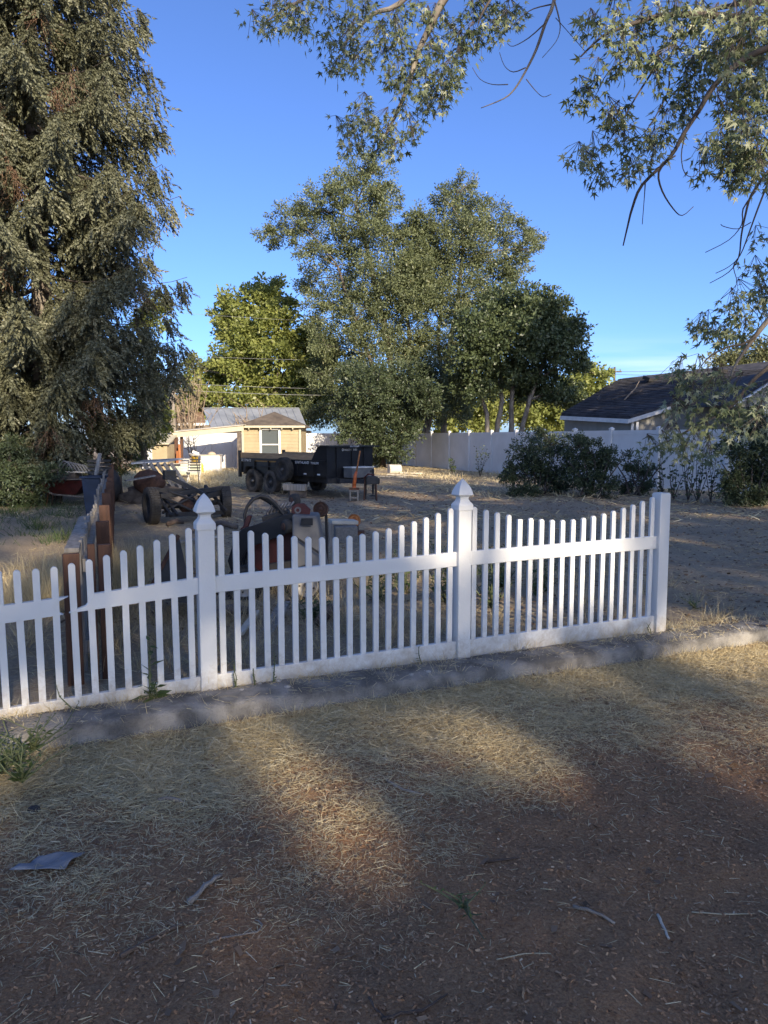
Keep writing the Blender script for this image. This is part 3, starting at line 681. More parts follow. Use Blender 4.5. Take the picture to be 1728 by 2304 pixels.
# ------------------------------------------------------------------ grey house on the right
def grey_house():
    root = empty('grey_house', (12, 31, 0), 'grey sided house with dark shingle roof and white trim beyond the right fence', 'house')
    V1, V2, V3, V4 = at(1262, 934, 34.5), at(1415, 941, 29.8), at(1510, 912, 30.6), at(1668, 890, 29.2)
    R1, R2 = at(1402, 851, 37.5), at(1790, 806, 33.0)
    V5 = at(1800, 860, 28.0)
    top = [V1, V2, V3, V4, V5, R2, R1]; dn = Vector((0, 0, -.09)); n_ = len(top)
    cen = sum(top, Vector())/n_
    mb = MB(); V = top+[p+dn for p in top]+[cen]
    F = [(i, (i+1) % n_, 2*n_) for i in range(n_)]+[(i, n_+i, n_+(i+1) % n_, (i+1) % n_) for i in range(n_)]+[tuple(range(2*n_-1, n_-1, -1))]
    mb.add(V, F); rf = mb.build('roof', M['shingle'], root)
    def on(poly, z):
        for p_, q_ in zip(poly, poly[1:]):
            if min(p_.z, q_.z) <= z <= max(p_.z, q_.z) and abs(p_.z-q_.z) > 1e-4: return p_.lerp(q_, (z-p_.z)/(q_.z-p_.z))
    mb = MB(); z = max(V2.z, min(V1.z, V2.z))+.02; nrm_ = (V2-R1).cross(R2-R1).normalized()
    if nrm_.z < 0: nrm_ = -nrm_
    Lp, Rp = [V2, V1, R1], [V2, V3, V4, V5, R2]; dz = .085
    while z < min(R1.z, R2.z)-dz:
        l0, r0_, l1, r1_ = on(Lp, z), on(Rp, z), on(Lp, z+dz), on(Rp, z+dz)
        if l0 and r0_ and l1 and r1_:
            n2 = 26
            for k in range(n2):
                p0_, p1_ = l0.lerp(r0_, k/n2), l0.lerp(r0_, (k+.97)/n2); q0_, q1_ = l1.lerp(r1_, k/n2), l1.lerp(r1_, (k+.97)/n2); u_ = nrm_*(.085+rng.uniform(0, .02)); v_ = nrm_*.055
                mb.hexa([p0_, p1_, q1_, q0_, p0_+u_, p1_+u_, q1_+v_, q0_+v_])
        z += dz
    mb.build('shingle_courses', M['shingle'], rf)
    bk = [R1, R2, R2+Vector((6.5, 5, -2.2)), R1+Vector((5.0, 5.5, -2.2)), V1, V1+Vector((4.2, 7, 0))]
    mb = MB(); mb.add(bk, [(0, 1, 2, 3), (0, 3, 5, 4)]); mb.build('back_slope', M['shingle'], rf)
    for a, b, h in ((V1, V2, .17), (V2, V3, .15)):
        mb = MB(); off = Vector((-.03, -.05, -.12)); mb.beam(a+off, b+off, .04, h); mb.build('trim_board', M['trim_white'], rf)
    # walls under the eaves
    def wallq(a, b, name='wall', ins=.3):
        a = Vector(a); b = Vector(b); dd = Vector((.25, .35, 0))
        a = a+dd; b = b+dd; mb = MB(); t = Vector((.05, .12, 0))
        mb.hexa([Vector((a.x, a.y, 0)), Vector((b.x, b.y, 0)), Vector((b.x, b.y, 0))+t, Vector((a.x, a.y, 0))+t, a+Vector((0, 0, -.06)), b+Vector((0, 0, -.06)), b+t+Vector((0, 0, -.06)), a+t+Vector((0, 0, -.06))])
        wl = mb.build(name, M['grey_siding'], root)
        sb = MB(); zl = min(a.z, b.z)-.08; lap(sb, (a.x, a.y, 0), (b.x, b.y, 0), 1.2, zl, (-.3, -1, 0), .18, .02); sb.build('siding', M['grey_siding'], wl); return wl
    wallq(V1, V2); wallq(V2, V3); wallq(V3, V4); wallq(V4, V5)
    for p in (V2+Vector((.22, .24, 0)), V2+Vector((.42, .26, 0))):
        mb = MB(); mb.box((p.x, p.y, V2.z/2-.06), (.10, .07, V2.z-.14)); mb.build('corner_board', M['trim_white'], root)
    q = at(1524, 940, 30.6); mb = MB(); mb.tube([(q.x, 30.75, 0), (q.x, 30.75, 3.0)], .045, 8); mb.build('downspout', M['grey_siding'], root)
    # projecting gable on the far right
    g0, g1 = at(1650, 910, 26.5), at(1760, 838, 26.5); g2 = at(1870, 910, 26.5)
    b_ = Vector((0, 4, 0))
    mb = MB(); mb.hexa([g0, g1, g1+b_, g0+b_, g0+Vector((0, 0, .1)), g1+Vector((0, 0, .1)), g1+b_+Vector((0, 0, .1)), g0+b_+Vector((0, 0, .1))]); mb.hexa([g1+Vector((.002, 0, 0)), g2, g2+b_, g1+b_, g1+Vector((.002, 0, .1)), g2+Vector((0, 0, .1)), g2+b_+Vector((0, 0, .1)), g1+b_+Vector((0, 0, .1))])
    gr_ = mb.build('gable_roof', M['shingle'], root)
    mb = MB(); mb.beam(g0+Vector((0, -.04, -.05)), g1+Vector((0, -.04, -.05)), .05, .22, up=(0, 1, 0)); mb.build('rake_board', M['trim_white'], gr_)
    mb = MB(); w0 = Vector((g0.x+.25, 26.75, 0)); w1 = Vector((g2.x-.25, 26.75, 0)); zt = g0.z+.05
    mb.prism([w0, w1, w1+Vector((0, 0, zt)), Vector((g1.x, 26.75, g1.z-.1)), w0+Vector((0, 0, zt))], (0, .15, 0)); mb.build('gable_wall', M['grey_siding'], root)
    mb = MB(); mb.beam(Vector((g0.x+.2, 26.7, g0.z-.25)), Vector((g2.x-.2, 26.7, g0.z-.25)), .06, .16); mb.build('band_board', M['trim_white'], root)
    mb = MB(); q = at(1718, 945, 26.7); mb.box((q.x, 26.71, 2.0), (.7, .06, .6)); wi = mb.build('window', M['trim_white'], root); mb = MB(); mb.box((q.x, 26.67, 2.0), (.58, .02, .48)); mb.build('pane', M['glass'], wi)
    # roof vents
    for px, py, Y in ((1463, 852, 35.0), (1620, 832, 32.9)):
        q = at(px, py, Y); mb = MB(); mb.box(q, (.55, .4, .16), .5, rx=.35); mb.build('roof_vent', M['black_dull'], rf)
    # dead limbs that came down on the shingles
    for k, pl in enumerate([[(1400, 906), (1425, 880), (1437, 858)], [(1340, 905), (1352, 880), (1366, 872)], [(1455, 900), (1490, 892), (1530, 890)], [(1372, 904), (1410, 893), (1440, 885)]]):
        o = MB(); pts = [at(x, y, 33.4+.9*(915-y)/50)+Vector((0, -.25, .1)) for x, y in pl]; o.tube(pts, [.035, .03, .015], 5)
        ob = o.build('fallen_limb', M['twig_dark'] if k != 0 else M['twig'])
        tag(ob, ['pale fallen limb lying up the dark shingle roof', 'thin dead limb lying on the left end of shingle roof', 'dead limb lying level across the shingle roof', 'dark dead limb low on the shingle roof near the eave'][k], 'fallen branch', 'dead limbs on the shingle roof')
grey_house()

# ------------------------------------------------------------------ poles and wires
def pole(name, label, px, ytop, Y, r=.11, mat='bark', cross=False):
    t = at(px, ytop, Y); root = empty(name, (t.x, Y, 0), label, 'pole')
    mb = MB(); mb.tube([(t.x, Y, -.1), (t.x+.02, Y, t.z*.5), (t.x, Y, t.z)], [r, r*.95, r*.8], 9); mb.build('pole_shaft', M[mat], root, smooth=True)
    if cross:
        mb = MB(); mb.beam((t.x-.5, Y-.1, t.z-.35), (t.x+.5, Y-.1, t.z-.35), .09, .11); mb.build('crossarm', M[mat], root)
        for x in (-.4, .4):
            mb = MB(); mb.lathe([(.0, 0), (.05, .0), (.035, .06), (.05, .1), (.0, .14)], (t.x+x, Y-.1, t.z-.29), (0, 0, 1), 8); mb.build('insulator', M['grey_plastic'], root)
    return t
pole('utility_pole', 'thin grey utility pole standing left of the lean-to', 386, 868, 38, .16, 'bark_pale')
pole('utility_pole', 'distant utility pole rising above the dark shingle roof', 1383, 826, 58, .10, 'bark', True)
def wire(a, b, sag, r, label):
    pts = [Vector(a).lerp(Vector(b), t)+Vector((0, 0, -sag*4*t*(1-t))) for t in np.linspace(0, 1, 18)]
    mb = MB(); mb.tube(pts, r, 5); o = mb.build('overhead_wire', M['wire']); tag(o, label, 'wire', 'overhead wires')
wire(at(250, 690, 44), at(1100, 726, 52), .35, .007, 'topmost overhead wire crossing the left gap of sky')
wire(at(240, 790, 42), at(1100, 806, 50), .3, .008, 'middle pale overhead wire left of the tall elms')
wire(at(240, 852, 41), at(1100, 872, 50), .3, .010, 'overhead wire just above the metal roof')
wire(at(240, 866, 40), at(1100, 880, 50), .4, .012, 'lowest dark overhead cable above the metal roof')
wire(at(1383, 836, 58), at(2000, 770, 46), .5, .016, 'upper overhead wire right of the distant pole')
wire(at(1383, 842, 58), at(2000, 782, 46), .6, .016, 'lower overhead wire right of the distant pole')

# ------------------------------------------------------------------ wheels
def wheel(parent, c, axis, r, wd, rim_r, rim_m, tyre_m, spokes=8, name='wheel', hub=True):
    axis = Vector(axis).normalized(); c = Vector(c)
    h = wd/2
    mb = MB(); mb.lathe([(rim_r, -h*.8), (rim_r*1.06, -h*.95), (r*.86, -h), (r*.96, -h*.85), (r, -h*.55), (r, h*.55), (r*.96, h*.85), (r*.86, h), (rim_r*1.06, h*.95), (rim_r, h*.8), (rim_r*.94, h*.5), (rim_r*.94, -h*.5), (rim_r, -h*.8)], c, axis, 28)
    ty = mb.build(name, tyre_m, parent, smooth=True)
    for k in range(26):                                   # tread blocks, joined as one relief
        pass
    mb = MB(); n_ = 40; x = axis.orthogonal().normalized(); y = axis.cross(x)
    for k in range(n_):
        a = 2*math.pi*k/n_; e = x*math.cos(a)+y*math.sin(a); tn = -x*math.sin(a)+y*math.cos(a)
        for o in (-.5, 0, .5):
            q = c+e*(r+.002)+axis*(o*wd*.62); mb.hexa([q+axis*i*wd*.13+tn*j*r*.055+e*l*.008 for l in (-1, 1) for i, j in ((-1, -1), (1, -1), (1, 1), (-1, 1))])
    mb.build('tread', tyre_m, ty)
    mb = MB()
    for sg in (1, -1):
        mb.lathe([(rim_r*1.0, h*.72*sg), (rim_r*.93, h*.80*sg), (rim_r*.86, h*.55*sg), (rim_r*.78, h*.15*sg), (rim_r*.5, h*.28*sg), (rim_r*.33, h*.40*sg), (rim_r*.30, h*.40*sg), (.001, h*.42*sg)], c, axis, 24)
    rm = mb.build('rim', rim_m, ty, smooth=True)
    mb = MB()
    for k in range(spokes):
        a = 2*math.pi*k/spokes; e = x*math.cos(a)+y*math.sin(a)
        for sg in (1, -1): mb.lathe([(.001, h*.31*sg), (rim_r*.085, h*.31*sg), (rim_r*.085, h*.27*sg)], c+e*rim_r*.62, axis, 8)
    mb.build('vent_hole', M['black_dull'], rm)
    if hub:
        mb = MB(); mb.lathe([(rim_r*.26, h*.36), (rim_r*.25, h*.75), (rim_r*.18, h*.9), (.001, h*.92)], c, axis, 14); mb.lathe([(rim_r*.26, -h*.36), (rim_r*.25, -h*.75), (rim_r*.18, -h*.9), (.001, -h*.92)], c, axis, 14); mb.build('hub', M['steel'], rm, smooth=True)
    return ty
def text(parent, body, loc, xdir, up, size, mat, shear=0.0, name='lettering'):
    cu = bpy.data.curves.new(name, 'FONT'); cu.body = body; cu.size = size; cu.shear = shear; cu.extrude = .001; cu.resolution_u = 3
    ob = bpy.data.objects.new(name, cu); C.objects.link(ob); bpy.context.view_layer.update()
    dg = bpy.context.evaluated_depsgraph_get(); me = bpy.data.meshes.new_from_object(ob.evaluated_get(dg)); bpy.data.objects.remove(ob)
    x = Vector(xdir).normalized(); z = Vector(up).normalized(); nn = x.cross(z)
    Mx = Matrix((x, z, nn)).transposed().to_4x4(); Mx.translation = Vector(loc); me.transform(Mx)
    me.materials.clear(); me.materials.append(mat); o = mesh_obj(name, me, parent); return o
# ------------------------------------------------------------------ black dump trailer
def trailer():
    f = Vector((.68, -.733, 0)).normalized(); n_ = Vector((-f.y, f.x, 0))        # f: towards the tongue, n_: to the far side
    o = Vector((-3.52, 22.1, 0))                                            # near side, between the axles
    root = empty('dump_trailer', o, 'black tandem axle dump trailer with wooden sideboards parked before yellow shed', 'trailer')
    def W(s, d, z): q = o+f*s+n_*d; return Vector((q.x, q.y, z))
    B, K, G = M['black_paint'], M['black_dull'], M['steel']
    r0, r1, wd = -1.22, 2.92, 1.62
    def plate(pts, th, name, mat, parent=root): mb = MB(); mb.prism(pts, th); return mb.build(name, mat, parent)
    z0, z1 = .56, 1.00
    mb = MB(); mb.hexa([W(r0, 0, z0), W(r1, 0, z0), W(r1, .04, z0), W(r0, .04, z0), W(r0, 0, z1), W(r1, 0, z1), W(r1, .04, z1), W(r0, .04, z1)]); side = mb.build('side_wall', B, root)
    mb = MB(); mb.hexa([W(r0, wd-.04, z0), W(r1, wd-.04, z0), W(r1, wd, z0), W(r0, wd, z0), W(r0, wd-.04, z1), W(r1, wd-.04, z1), W(r1, wd, z1), W(r0, wd, z1)]); side2 = mb.build('side_wall', B, root)
    for d in (-.012, wd+.012):
        mb = MB(); mb.beam(W(r0, d+.01, z1-.03), W(r1, d+.01, z1-.03), .07, .06); mb.build('top_rail', B, side if d < 0 else side2)
    for s in np.linspace(r0+.06, r1-.5, 6):
        mb = MB(); mb.beam(W(s, -.02, z0), W(s, -.02, z1-.07), .05, .04, up=f); mb.build('stake', B, side)
    mb = MB(); mb.hexa([W(r0, .05, z0), W(r1, .05, z0), W(r1, wd-.05, z0), W(r0, wd-.05, z0), W(r0, .05, z0+.04), W(r1, .05, z0+.04), W(r1, wd-.05, z0+.04), W(r0, wd-.05, z0+.04)]); mb.build('bed_floor', K, root)
    # wooden sideboards
    for d in (.0, wd-.05):
        mb = MB(); mb.hexa([W(r0, d, z1+.002), W(r1-.55, d, z1+.002), W(r1-.55, d+.04, z1+.002), W(r0, d+.04, z1+.002), W(r0, d, z1+.16), W(r1-.55, d, z1+.15), W(r1-.55, d+.04, z1+.15), W(r0, d+.04, z1+.16)]); mb.build('sideboard', M['ply'], root)
    # bulkhead with swept wing and tarp shroud at the front
    zt = 1.37
    plate([W(r1-.62, -.001, z1), W(r1, -.001, z1), W(r1, -.001, zt), W(r1-.36, -.001, zt-.01)], n_*.03, 'wing_plate', B)
    plate([W(r1-.62, wd-.03, z1), W(r1, wd-.03, z1), W(r1, wd-.03, zt), W(r1-.36, wd-.03, zt-.01)], n_*.03, 'wing_plate', B)
    mb = MB(); mb.hexa([W(r1+.003, .0, .50), W(r1+.045, .0, .50), W(r1+.045, wd, .50), W(r1+.003, wd, .50), W(r1+.003, .0, zt), W(r1+.045, .0, zt), W(r1+.045, wd, zt), W(r1+.003, wd, zt)]); bh = mb.build('bulkhead', B, root)
    mb = MB(); mb.hexa([W(r1-.36, -.06, zt+.002), W(r1+.20, -.06, zt-.02), W(r1+.20, wd+.12, zt-.02), W(r1-.36, wd+.12, zt+.002), W(r1-.36, -.06, zt+.03), W(r1+.20, -.06, zt+.02), W(r1+.20, wd+.12, zt+.02), W(r1-.36, wd+.12, zt+.03)]); mb.build('tarp_shroud', B, bh)
    for d in (.32, .86, 1.28):
        mb = MB(); mb.beam(W(r1+.06, d, .52), W(r1+.06, d, zt-.03), .035, .05, up=f); mb.build('bulkhead_rib', B, bh)
    # tailgate posts
    for d in (.0, wd):
        mb = MB(); mb.beam(W(r0-.05, d, .42), W(r0-.05, d, z1+.22), .08, .08, up=f); mb.build('tailgate_post', B, root)
    mb = MB(); mb.hexa([W(r0-.06, .05, z0), W(r0-.02, .05, z0), W(r0-.02, wd-.05, z0), W(r0-.06, wd-.05, z0), W(r0-.06, .05, z1), W(r0-.02, .05, z1), W(r0-.02, wd-.05, z1), W(r0-.06, wd-.05, z1)]); mb.build('tailgate', B, root)
    # chassis, tongue
    for d in (.32, wd-.32):
        mb = MB(); mb.beam(W(r0, d, .46), W(r1+.2, d, .46), .07, .15); mb.build('chassis_rail', K, root)
        mb = MB(); mb.beam(W(r1+.2, d, .46), W(r1+1.15, wd/2, .46), .07, .12); mb.build('tongue', K, root)
    mb = MB(); mb.beam(W(r1+.05, .0, .46), W(r1+.05, wd, .46), .06, .13); bar = mb.build('front_beam', K, root)
    mb = MB(); mb.lathe([(.001, 0), (.05, 0), (.05, .1), (.03, .14), (.001, .14)], W(r1+1.15, wd/2, .42), (0, 0, 1), 10); mb.build('coupler', K, root)
    for a, b, m_ in ((.30, .44, 'red_reflector'), (.45, .62, 'letter'), (.98, 1.12, 'red_reflector'), (1.13, 1.32, 'letter')):
        mb = MB(); mb.hexa([W(r1+.0815, a, .435), W(r1+.084, a, .435), W(r1+.084, b, .435), W(r1+.0815, b, .435), W(r1+.0815, a, .485), W(r1+.084, a, .485), W(r1+.084, b, .485), W(r1+.0815, b, .485)]); mb.build('reflective_tape', M[m_], bar)
    # tool box on the tongue
    mb = MB(); mb.hexa([W(r1+.13, .50, .54), W(r1+.50, .50, .54), W(r1+.50, 1.26, .54), W(r1+.13, 1.26, .54), W(r1+.13, .50, .80), W(r1+.50, .50, .80), W(r1+.50, 1.26, .80), W(r1+.13, 1.26, .80)]); tb = mb.build('tool_box', M['grey_plastic'], root, bevel=.008)
    mb = MB(); mb.hexa([W(r1+.12, .49, .802), W(r1+.51, .49, .802), W(r1+.51, 1.27, .802), W(r1+.12, 1.27, .802), W(r1+.12, .49, .83), W(r1+.51, .49, .83), W(r1+.51, 1.27, .83), W(r1+.12, 1.27, .83)]); mb.build('lid', M['plastic_white'], tb)
    for d in (.62, 1.14):
        mb = MB(); mb.box(W(r1+.507, d, .70), (.05, .012, .06), math.atan2(n_.y, n_.x)); mb.build('latch', M['black_dull'], tb)
    # tongue jack
    mb = MB(); mb.tube([W(r1+.85, wd/2+.1, .12), W(r1+.85, wd/2+.1, .78)], .035, 10); mb.lathe([(.001, 0), (.1, 0), (.1, .012), (.04, .03)], W(r1+.85, wd/2+.1, .06), (0, 0, 1), 12); mb.build('tongue_jack', K, root)
    # fenders
    for d0, d1 in ((-.12, .12), (wd-.12, wd+.12)):
        mb = MB(); pr_ = [(-.92, .52), (-.76, .74), (-.70, .76), (.72, .76), (.78, .74), (.93, .5)]
        for i in range(len(pr_)-1):
            (a, za), (b, zb) = pr_[i], pr_[i+1]; mb.hexa([W(a, d0, za), W(b, d0, zb), W(b, d1, zb), W(a, d1, za), W(a, d0, za+.018), W(b, d0, zb+.018), W(b, d1, zb+.018), W(a, d1, za+.018)])
        mb.build('fender', K, root)
    for s in (-.47, .47):
        wheel(root, W(s, -.02, .335), n_, .335, .21, .20, M['black_dull'], M['rubber_dusty'])
        wheel(root, W(s, wd+.02, .335), n_, .335, .21, .20, M['black_dull'], M['rubber'])
        mb = MB(); mb.tube([W(s, .1, .335), W(s, wd-.1, .335)], .04, 8); mb.build('axle', K, root)
    wheel(root, W(1.25, -.16, .72), n_, .33, .20, .20, M['black_dull'], M['rubber'], name='spare_wheel')
    # gold stripe and lettering
    mb = MB(); mb.hexa([W(-.46, -.0025, .90), W(.95, -.0025, .90), W(.95, -.001, .90), W(-.46, -.001, .90), W(-.46, -.0025, .945), W(.95, -.0025, .945), W(.95, -.001, .945), W(-.46, -.001, .945)]); mb.build('stripe', M['gold'], side)
    for tx, s, sz in (('ULTIMATE', -1.12, .115), ('SOUTHLAND', 1.62, .105), ('TRAILERS', 2.32, .085)):
        text(side, tx, W(s, -.048, .895), f, (0, 0, 1), sz, M['letter'], .25 if s < 0 else 0)
    text(bh, 'SOUTHLAND', W(r1+.2025, .66, zt-.016), n_, (0, 0, 1), .055, M['letter'])
    text(bh, 'SOUTHLAND', W(r1+.0475, .60, zt-.115), n_, (0, 0, 1), .075, M['letter'])
    mb = MB(); c0 = W(r1+.05, .54, zt-.09); mb.lathe([(.022, 0), (.034, 0), (.034, .003), (.022, .003)], c0, f, 16); mb.build('round_logo', M['letter'], bh)
    for s in (1.95, 2.55):
        mb = MB(); mb.hexa([W(s, -.004, .60), W(s+.12, -.004, .60), W(s+.12, -.001, .60), W(s, -.001, .60), W(s, -.004, .64), W(s+.12, -.004, .64), W(s+.12, -.001, .64), W(s, -.001, .64)]); mb.build('marker_tape', M['letter'], side)
    return W, r1, wd
TW, tr1, twd = trailer()
def yard_jack():
    b = gr(797, 1128)
    o = empty('cinder_block', b, 'grey hollow cinder block standing on end under the orange jack', 'block')
    mb = MB()
    for x, d in ((-.095, .19), (.095, .19)): mb.box(b+Vector((x, 0, .1)), (.035, d, .38))
    for z in (-.075, .1, .27): mb.box(b+Vector((0, 0, z)), (.154, .19, .035))
    mb.build('block_web', M['cinder'], o)
    q = b+Vector((0, .0, .295)); o = empty('floor_jack', q, 'orange hydraulic jack with long upright handle standing on cinder block', 'jack')
    mb = MB(); mb.hexa([q+Vector(v) for v in ((-.13, -.08, 0), (.13, -.08, 0), (.13, .08, 0), (-.13, .08, 0), (-.12, -.08, .05), (.12, -.08, .05), (.12, .08, .05), (-.12, .08, .05))]); mb.build('base_plate', M['rust'], o)
    mb = MB(); mb.lathe([(.05, 0), (.05, .12), (.03, .13), (.03, .2), (.001, .2)], q+Vector((0, 0, .05)), (0, 0, 1), 12); mb.build('ram', M['orange'], o, smooth=True)
    mb = MB(); mb.tube([q+Vector((0, -.05, .1)), q+Vector((.03, -.07, .35)), q+Vector((.06, -.05, .46))], [.05, .045, .03], 8); mb.build('handle_socket', M['orange'], o, smooth=True)
    mb = MB(); mb.tube([q+Vector((.06, -.05, .44)), q+Vector((.15, 0, .98))], [.022, .02], 8); mb.build('handle', M['rust_orange'], o, smooth=True)
    q = gr(833, 1126); o = empty('scrap_stand', q, 'black and pink rusty welded pipe stand beside the cinder block', 'stand')
    for i, (x, y) in enumerate(((-.13, -.05), (.14, -.08), (.12, .12), (-.1, .1))):
        mb = MB(); mb.tube([q+Vector((x*1.2, y*1.2, 0)), q+Vector((x, y, .62))], .02, 6); mb.build('leg', M['rust'] if i < 2 else M['black_dull'], o)
    mb = MB(); mb.box(q+Vector((.03, 0, .52)), (.3, .28, .2), .2); mb.build('motor_housing', M['black_dull'], o, bevel=.02)
    mb = MB(); mb.tube([q+Vector((-.16, -.06, .58)), q+Vector((-.05, -.1, .68)), q+Vector((.1, -.1, .66))], .02, 6); mb.build('pull_handle', M['red'], o)
    o = empty('wooden_block', gr(680, 1112), 'grey split timber block lying before the trailer spare wheel', 'timber')
    b = at(664, 1093, 20.2); mb = MB(); mb.box((b.x, 20.2, .28), (.62, .2, .17), -.12, ry=.02); mb.build('timber', M['wood_grey'], o, bevel=.012)
    b2 = at(690, 1098, 20.35); mb = MB(); mb.box((b2.x-.25, 20.3, .095), (.45, .3, .19), .3); mb.build('packing_block', M['dirt_wood'], o, bevel=.012)
yard_jack()

# ------------------------------------------------------------------ compact red and black loader behind the picket fence
def loader():
    Y = 7.9
    root = empty('compact_loader', gr(620, 1350), 'small red and black walk-behind loader with hose loops behind picket fence', 'loader')
    def Q(px, py, y=Y): return at(px, py, y)
    B, K = M['black_paint'], M['black_dull']
    def plate(pl, y, th, name, mat, parent=root, bevel=.006): mb = MB(); mb.prism([Q(a, b, y) for a, b in pl], (0, th, 0)); return mb.build(name, mat, parent, bevel=bevel)
    plate([(512, 1262), (530, 1205), (545, 1190), (660, 1152), (668, 1172), (664, 1190), (640, 1204), (560, 1232), (540, 1262), (524, 1300)], 7.62, .05, 'lift_arm', B)
    plate([(530, 1262), (545, 1198), (655, 1160), (660, 1180), (560, 1225), (545, 1290)], 8.35, .05, 'lift_arm', B)
    plate([(572, 1226), (650, 1190), (664, 1200), (662, 1335), (600, 1345), (572, 1320)], 7.78, .42, 'body', M['red'])
    plate([(556, 1160), (546, 1185), (538, 1192), (556, 1192), (566, 1160)], 7.66, .06, 'hose_clamp', M['red'])
    hood = MB(); a = [Q(657, 1158, 7.5), Q(712, 1160, 7.55), Q(736, 1300, 7.45), Q(658, 1296, 7.40)]
    bk = [p+Vector((0, .36, 0)) for p in a]; hood.hexa([a[3], a[2], bk[2], bk[3], a[0], a[1], bk[1], bk[0]]); h = hood.build('hood', M['grey_plastic'], root, bevel=.02)
    plate([(678, 1166), (704, 1166), (704, 1182), (676, 1182)], 7.455, .012, 'panel', B, h, 0)
    mb = MB(); mb.beam(Q(661, 1206, 7.43), Q(730, 1252, 7.40), .012, .02); mb.build('seam', K, h)
    br = plate([(655, 1156), (656, 1141), (668, 1133), (684, 1132), (699, 1146), (697, 1158)], 7.62, .02, 'bracket', M['red'])
    mb = MB(); c0 = Q(670, 1148, 7.612); mb.lathe([(.018, -.004), (.034, -.004), (.034, .006), (.018, .006)], c0, (0, 1, 0), 14); mb.build('lifting_eye', M['steel'], br)
    # looped hydraulic hoses
    for dy, dr in ((0, 0), (.05, 5), (.1, 9)):
        pl = [(552, 1178), (550, 1158), (556, 1140), (569, 1124-dr*.3), (586, 1116+dr*.3), (603, 1119+dr), (618, 1131+dr), (630, 1146+dr*.6), (642, 1162)]
        pts = [Q(x, y, 7.74+dy) for x, y in pl]; mb = MB()
        fine = []
        for i in range(len(pts)-1):
            for t in (0, .33, .66): fine.append(pts[i].lerp(pts[i+1], t))
        mb.tube(fine+[pts[-1]], .017, 8); mb.build('hydraulic_hose', K, root, smooth=True)
    for i in range(7):
        x = 600+i*8; q0 = Q(x, 1158-i*2, 7.75+.03*(i % 3)); q1 = Q(x+13, 1136-i*1.2, 7.80+.03*(i % 3)); mb = MB(); mb.tube([q0, q0.lerp(q1, .5), q1], [.013, .011, .011], 7); mb.lathe([(.001, -.01), (.02, -.01), (.02, .014), (.001, .014)], q0.lerp(q1, .35), q1-q0, 6); mb.build('valve_fitting', M['steel'], root)
    mb = MB(); mb.box(Q(622, 1162, 7.85), (.28, .16, .08), ry=-.25); mb.build('valve_block', K, root, bevel=.006)
    for px, py, y, r_ in ((663, 1126, 8.1, .075), (646, 1184, 7.55, .07)):
        c0 = Q(px, py, y); mb = MB(); mb.lathe([(.02, -.04), (r_*.9, -.035), (r_, -.02), (r_, .02), (r_*.9, .035), (.02, .04)], c0, (.8, .6, 0), 18); ca = mb.build('guide_pulley', M['rubber'], root, smooth=True)
        mb = MB(); mb.lathe([(.001, -.045), (r_*.55, -.043), (r_*.5, -.05), (.001, -.052)], c0, (.8, .6, 0), 14); mb.build('pulley_hub', M['rust'], ca)
    for px, py, y in ((548, 1338, 7.25), (690, 1330, 7.25)):
        c0 = at(px, py, y); c0.z = max(c0.z, .165); wheel(root, (c0.x, y+.05, .17), (0, 1, 0), .175, .15, .118, M['rim_white'], M['rubber'], 5)
    for px, py, y in ((560, 1330, 8.5), (680, 1325, 8.5)):
        c0 = at(px, py, y); wheel(root, (c0.x, y, .17), (0, 1, 0), .175, .15, .118, M['rim_white'], M['rubber'], 5)
    plate([(600, 1270), (655, 1262), (660, 1345), (604, 1350)], 7.5, .08, 'skid_plate', K)
    return root
loader()
def rusty_discs():
    for px, py, Y, r_, mt, lab in ((722, 1146, 9.0, .092, 'rust', 'rusty brown flanged disc wheel above the loader hood'), (797, 1171, 12.3, .105, 'rust_orange', 'orange rusty flanged wheel propped on pale scrap right of loader')):
        c0 = at(px, py, Y); o = empty('rusty_wheel', (c0.x, Y, 0), lab, 'wheel', 'rusty flanged wheels')
        ax = Vector((-.25, -1, .18)).normalized(); mb = MB(); mb.lathe([(.001, .03), (r_*.2, .03), (r_*.22, .012), (r_*.45, .006), (r_*.5, .02), (r_*.56, .006), (r_*.86, .0), (r_*.9, .022), (r_, .02), (r_, -.02), (.001, -.02)], c0, ax, 26); mb.build('disc', M[mt], o, smooth=True)
        mb = MB(); mb.tube([c0-ax*.01, c0-ax*.2+Vector((0, 0, -.05)), Vector((c0.x+.05, Y+.3, -.02))], [.018, .018, .016], 8); mb.build('spindle', M['black_dull'], o)
    # pale offcuts and slabs beside it
    for i, (px, py, Y, d, rz, mt, lab) in enumerate(((744, 1205, 11.0, (.06, .05, .36), .2, 'wood_grey', 'upright grey timber offcut behind the loader hood'), (772, 1212, 11.7, (.42, .3, .06), .3, 'pale_board', 'pale flat board resting on grey block right of loader'),
                                               (778, 1222, 11.5, (.34, .28, .26), .15, 'cinder', 'grey concrete block right of the loader'), (800, 1198, 12.0, (.26, .18, .07), -.2, 'rust', 'rusty angle iron under the orange wheel'))):
        q = at(px, py, Y); q.z = max(q.z, d[2]/2-.01)
        if i == 1: q.z = .30
        if i == 2: q.z = .128
        mb = MB(); mb.box((0, 0, 0), d, rz, ry=.05*(i % 2)); ob = mb.build('scrap_piece', M[mt], None, bevel=.01); ob.location = q; tag(ob, lab, 'scrap', 'scrap beside the loader')
rusty_discs()
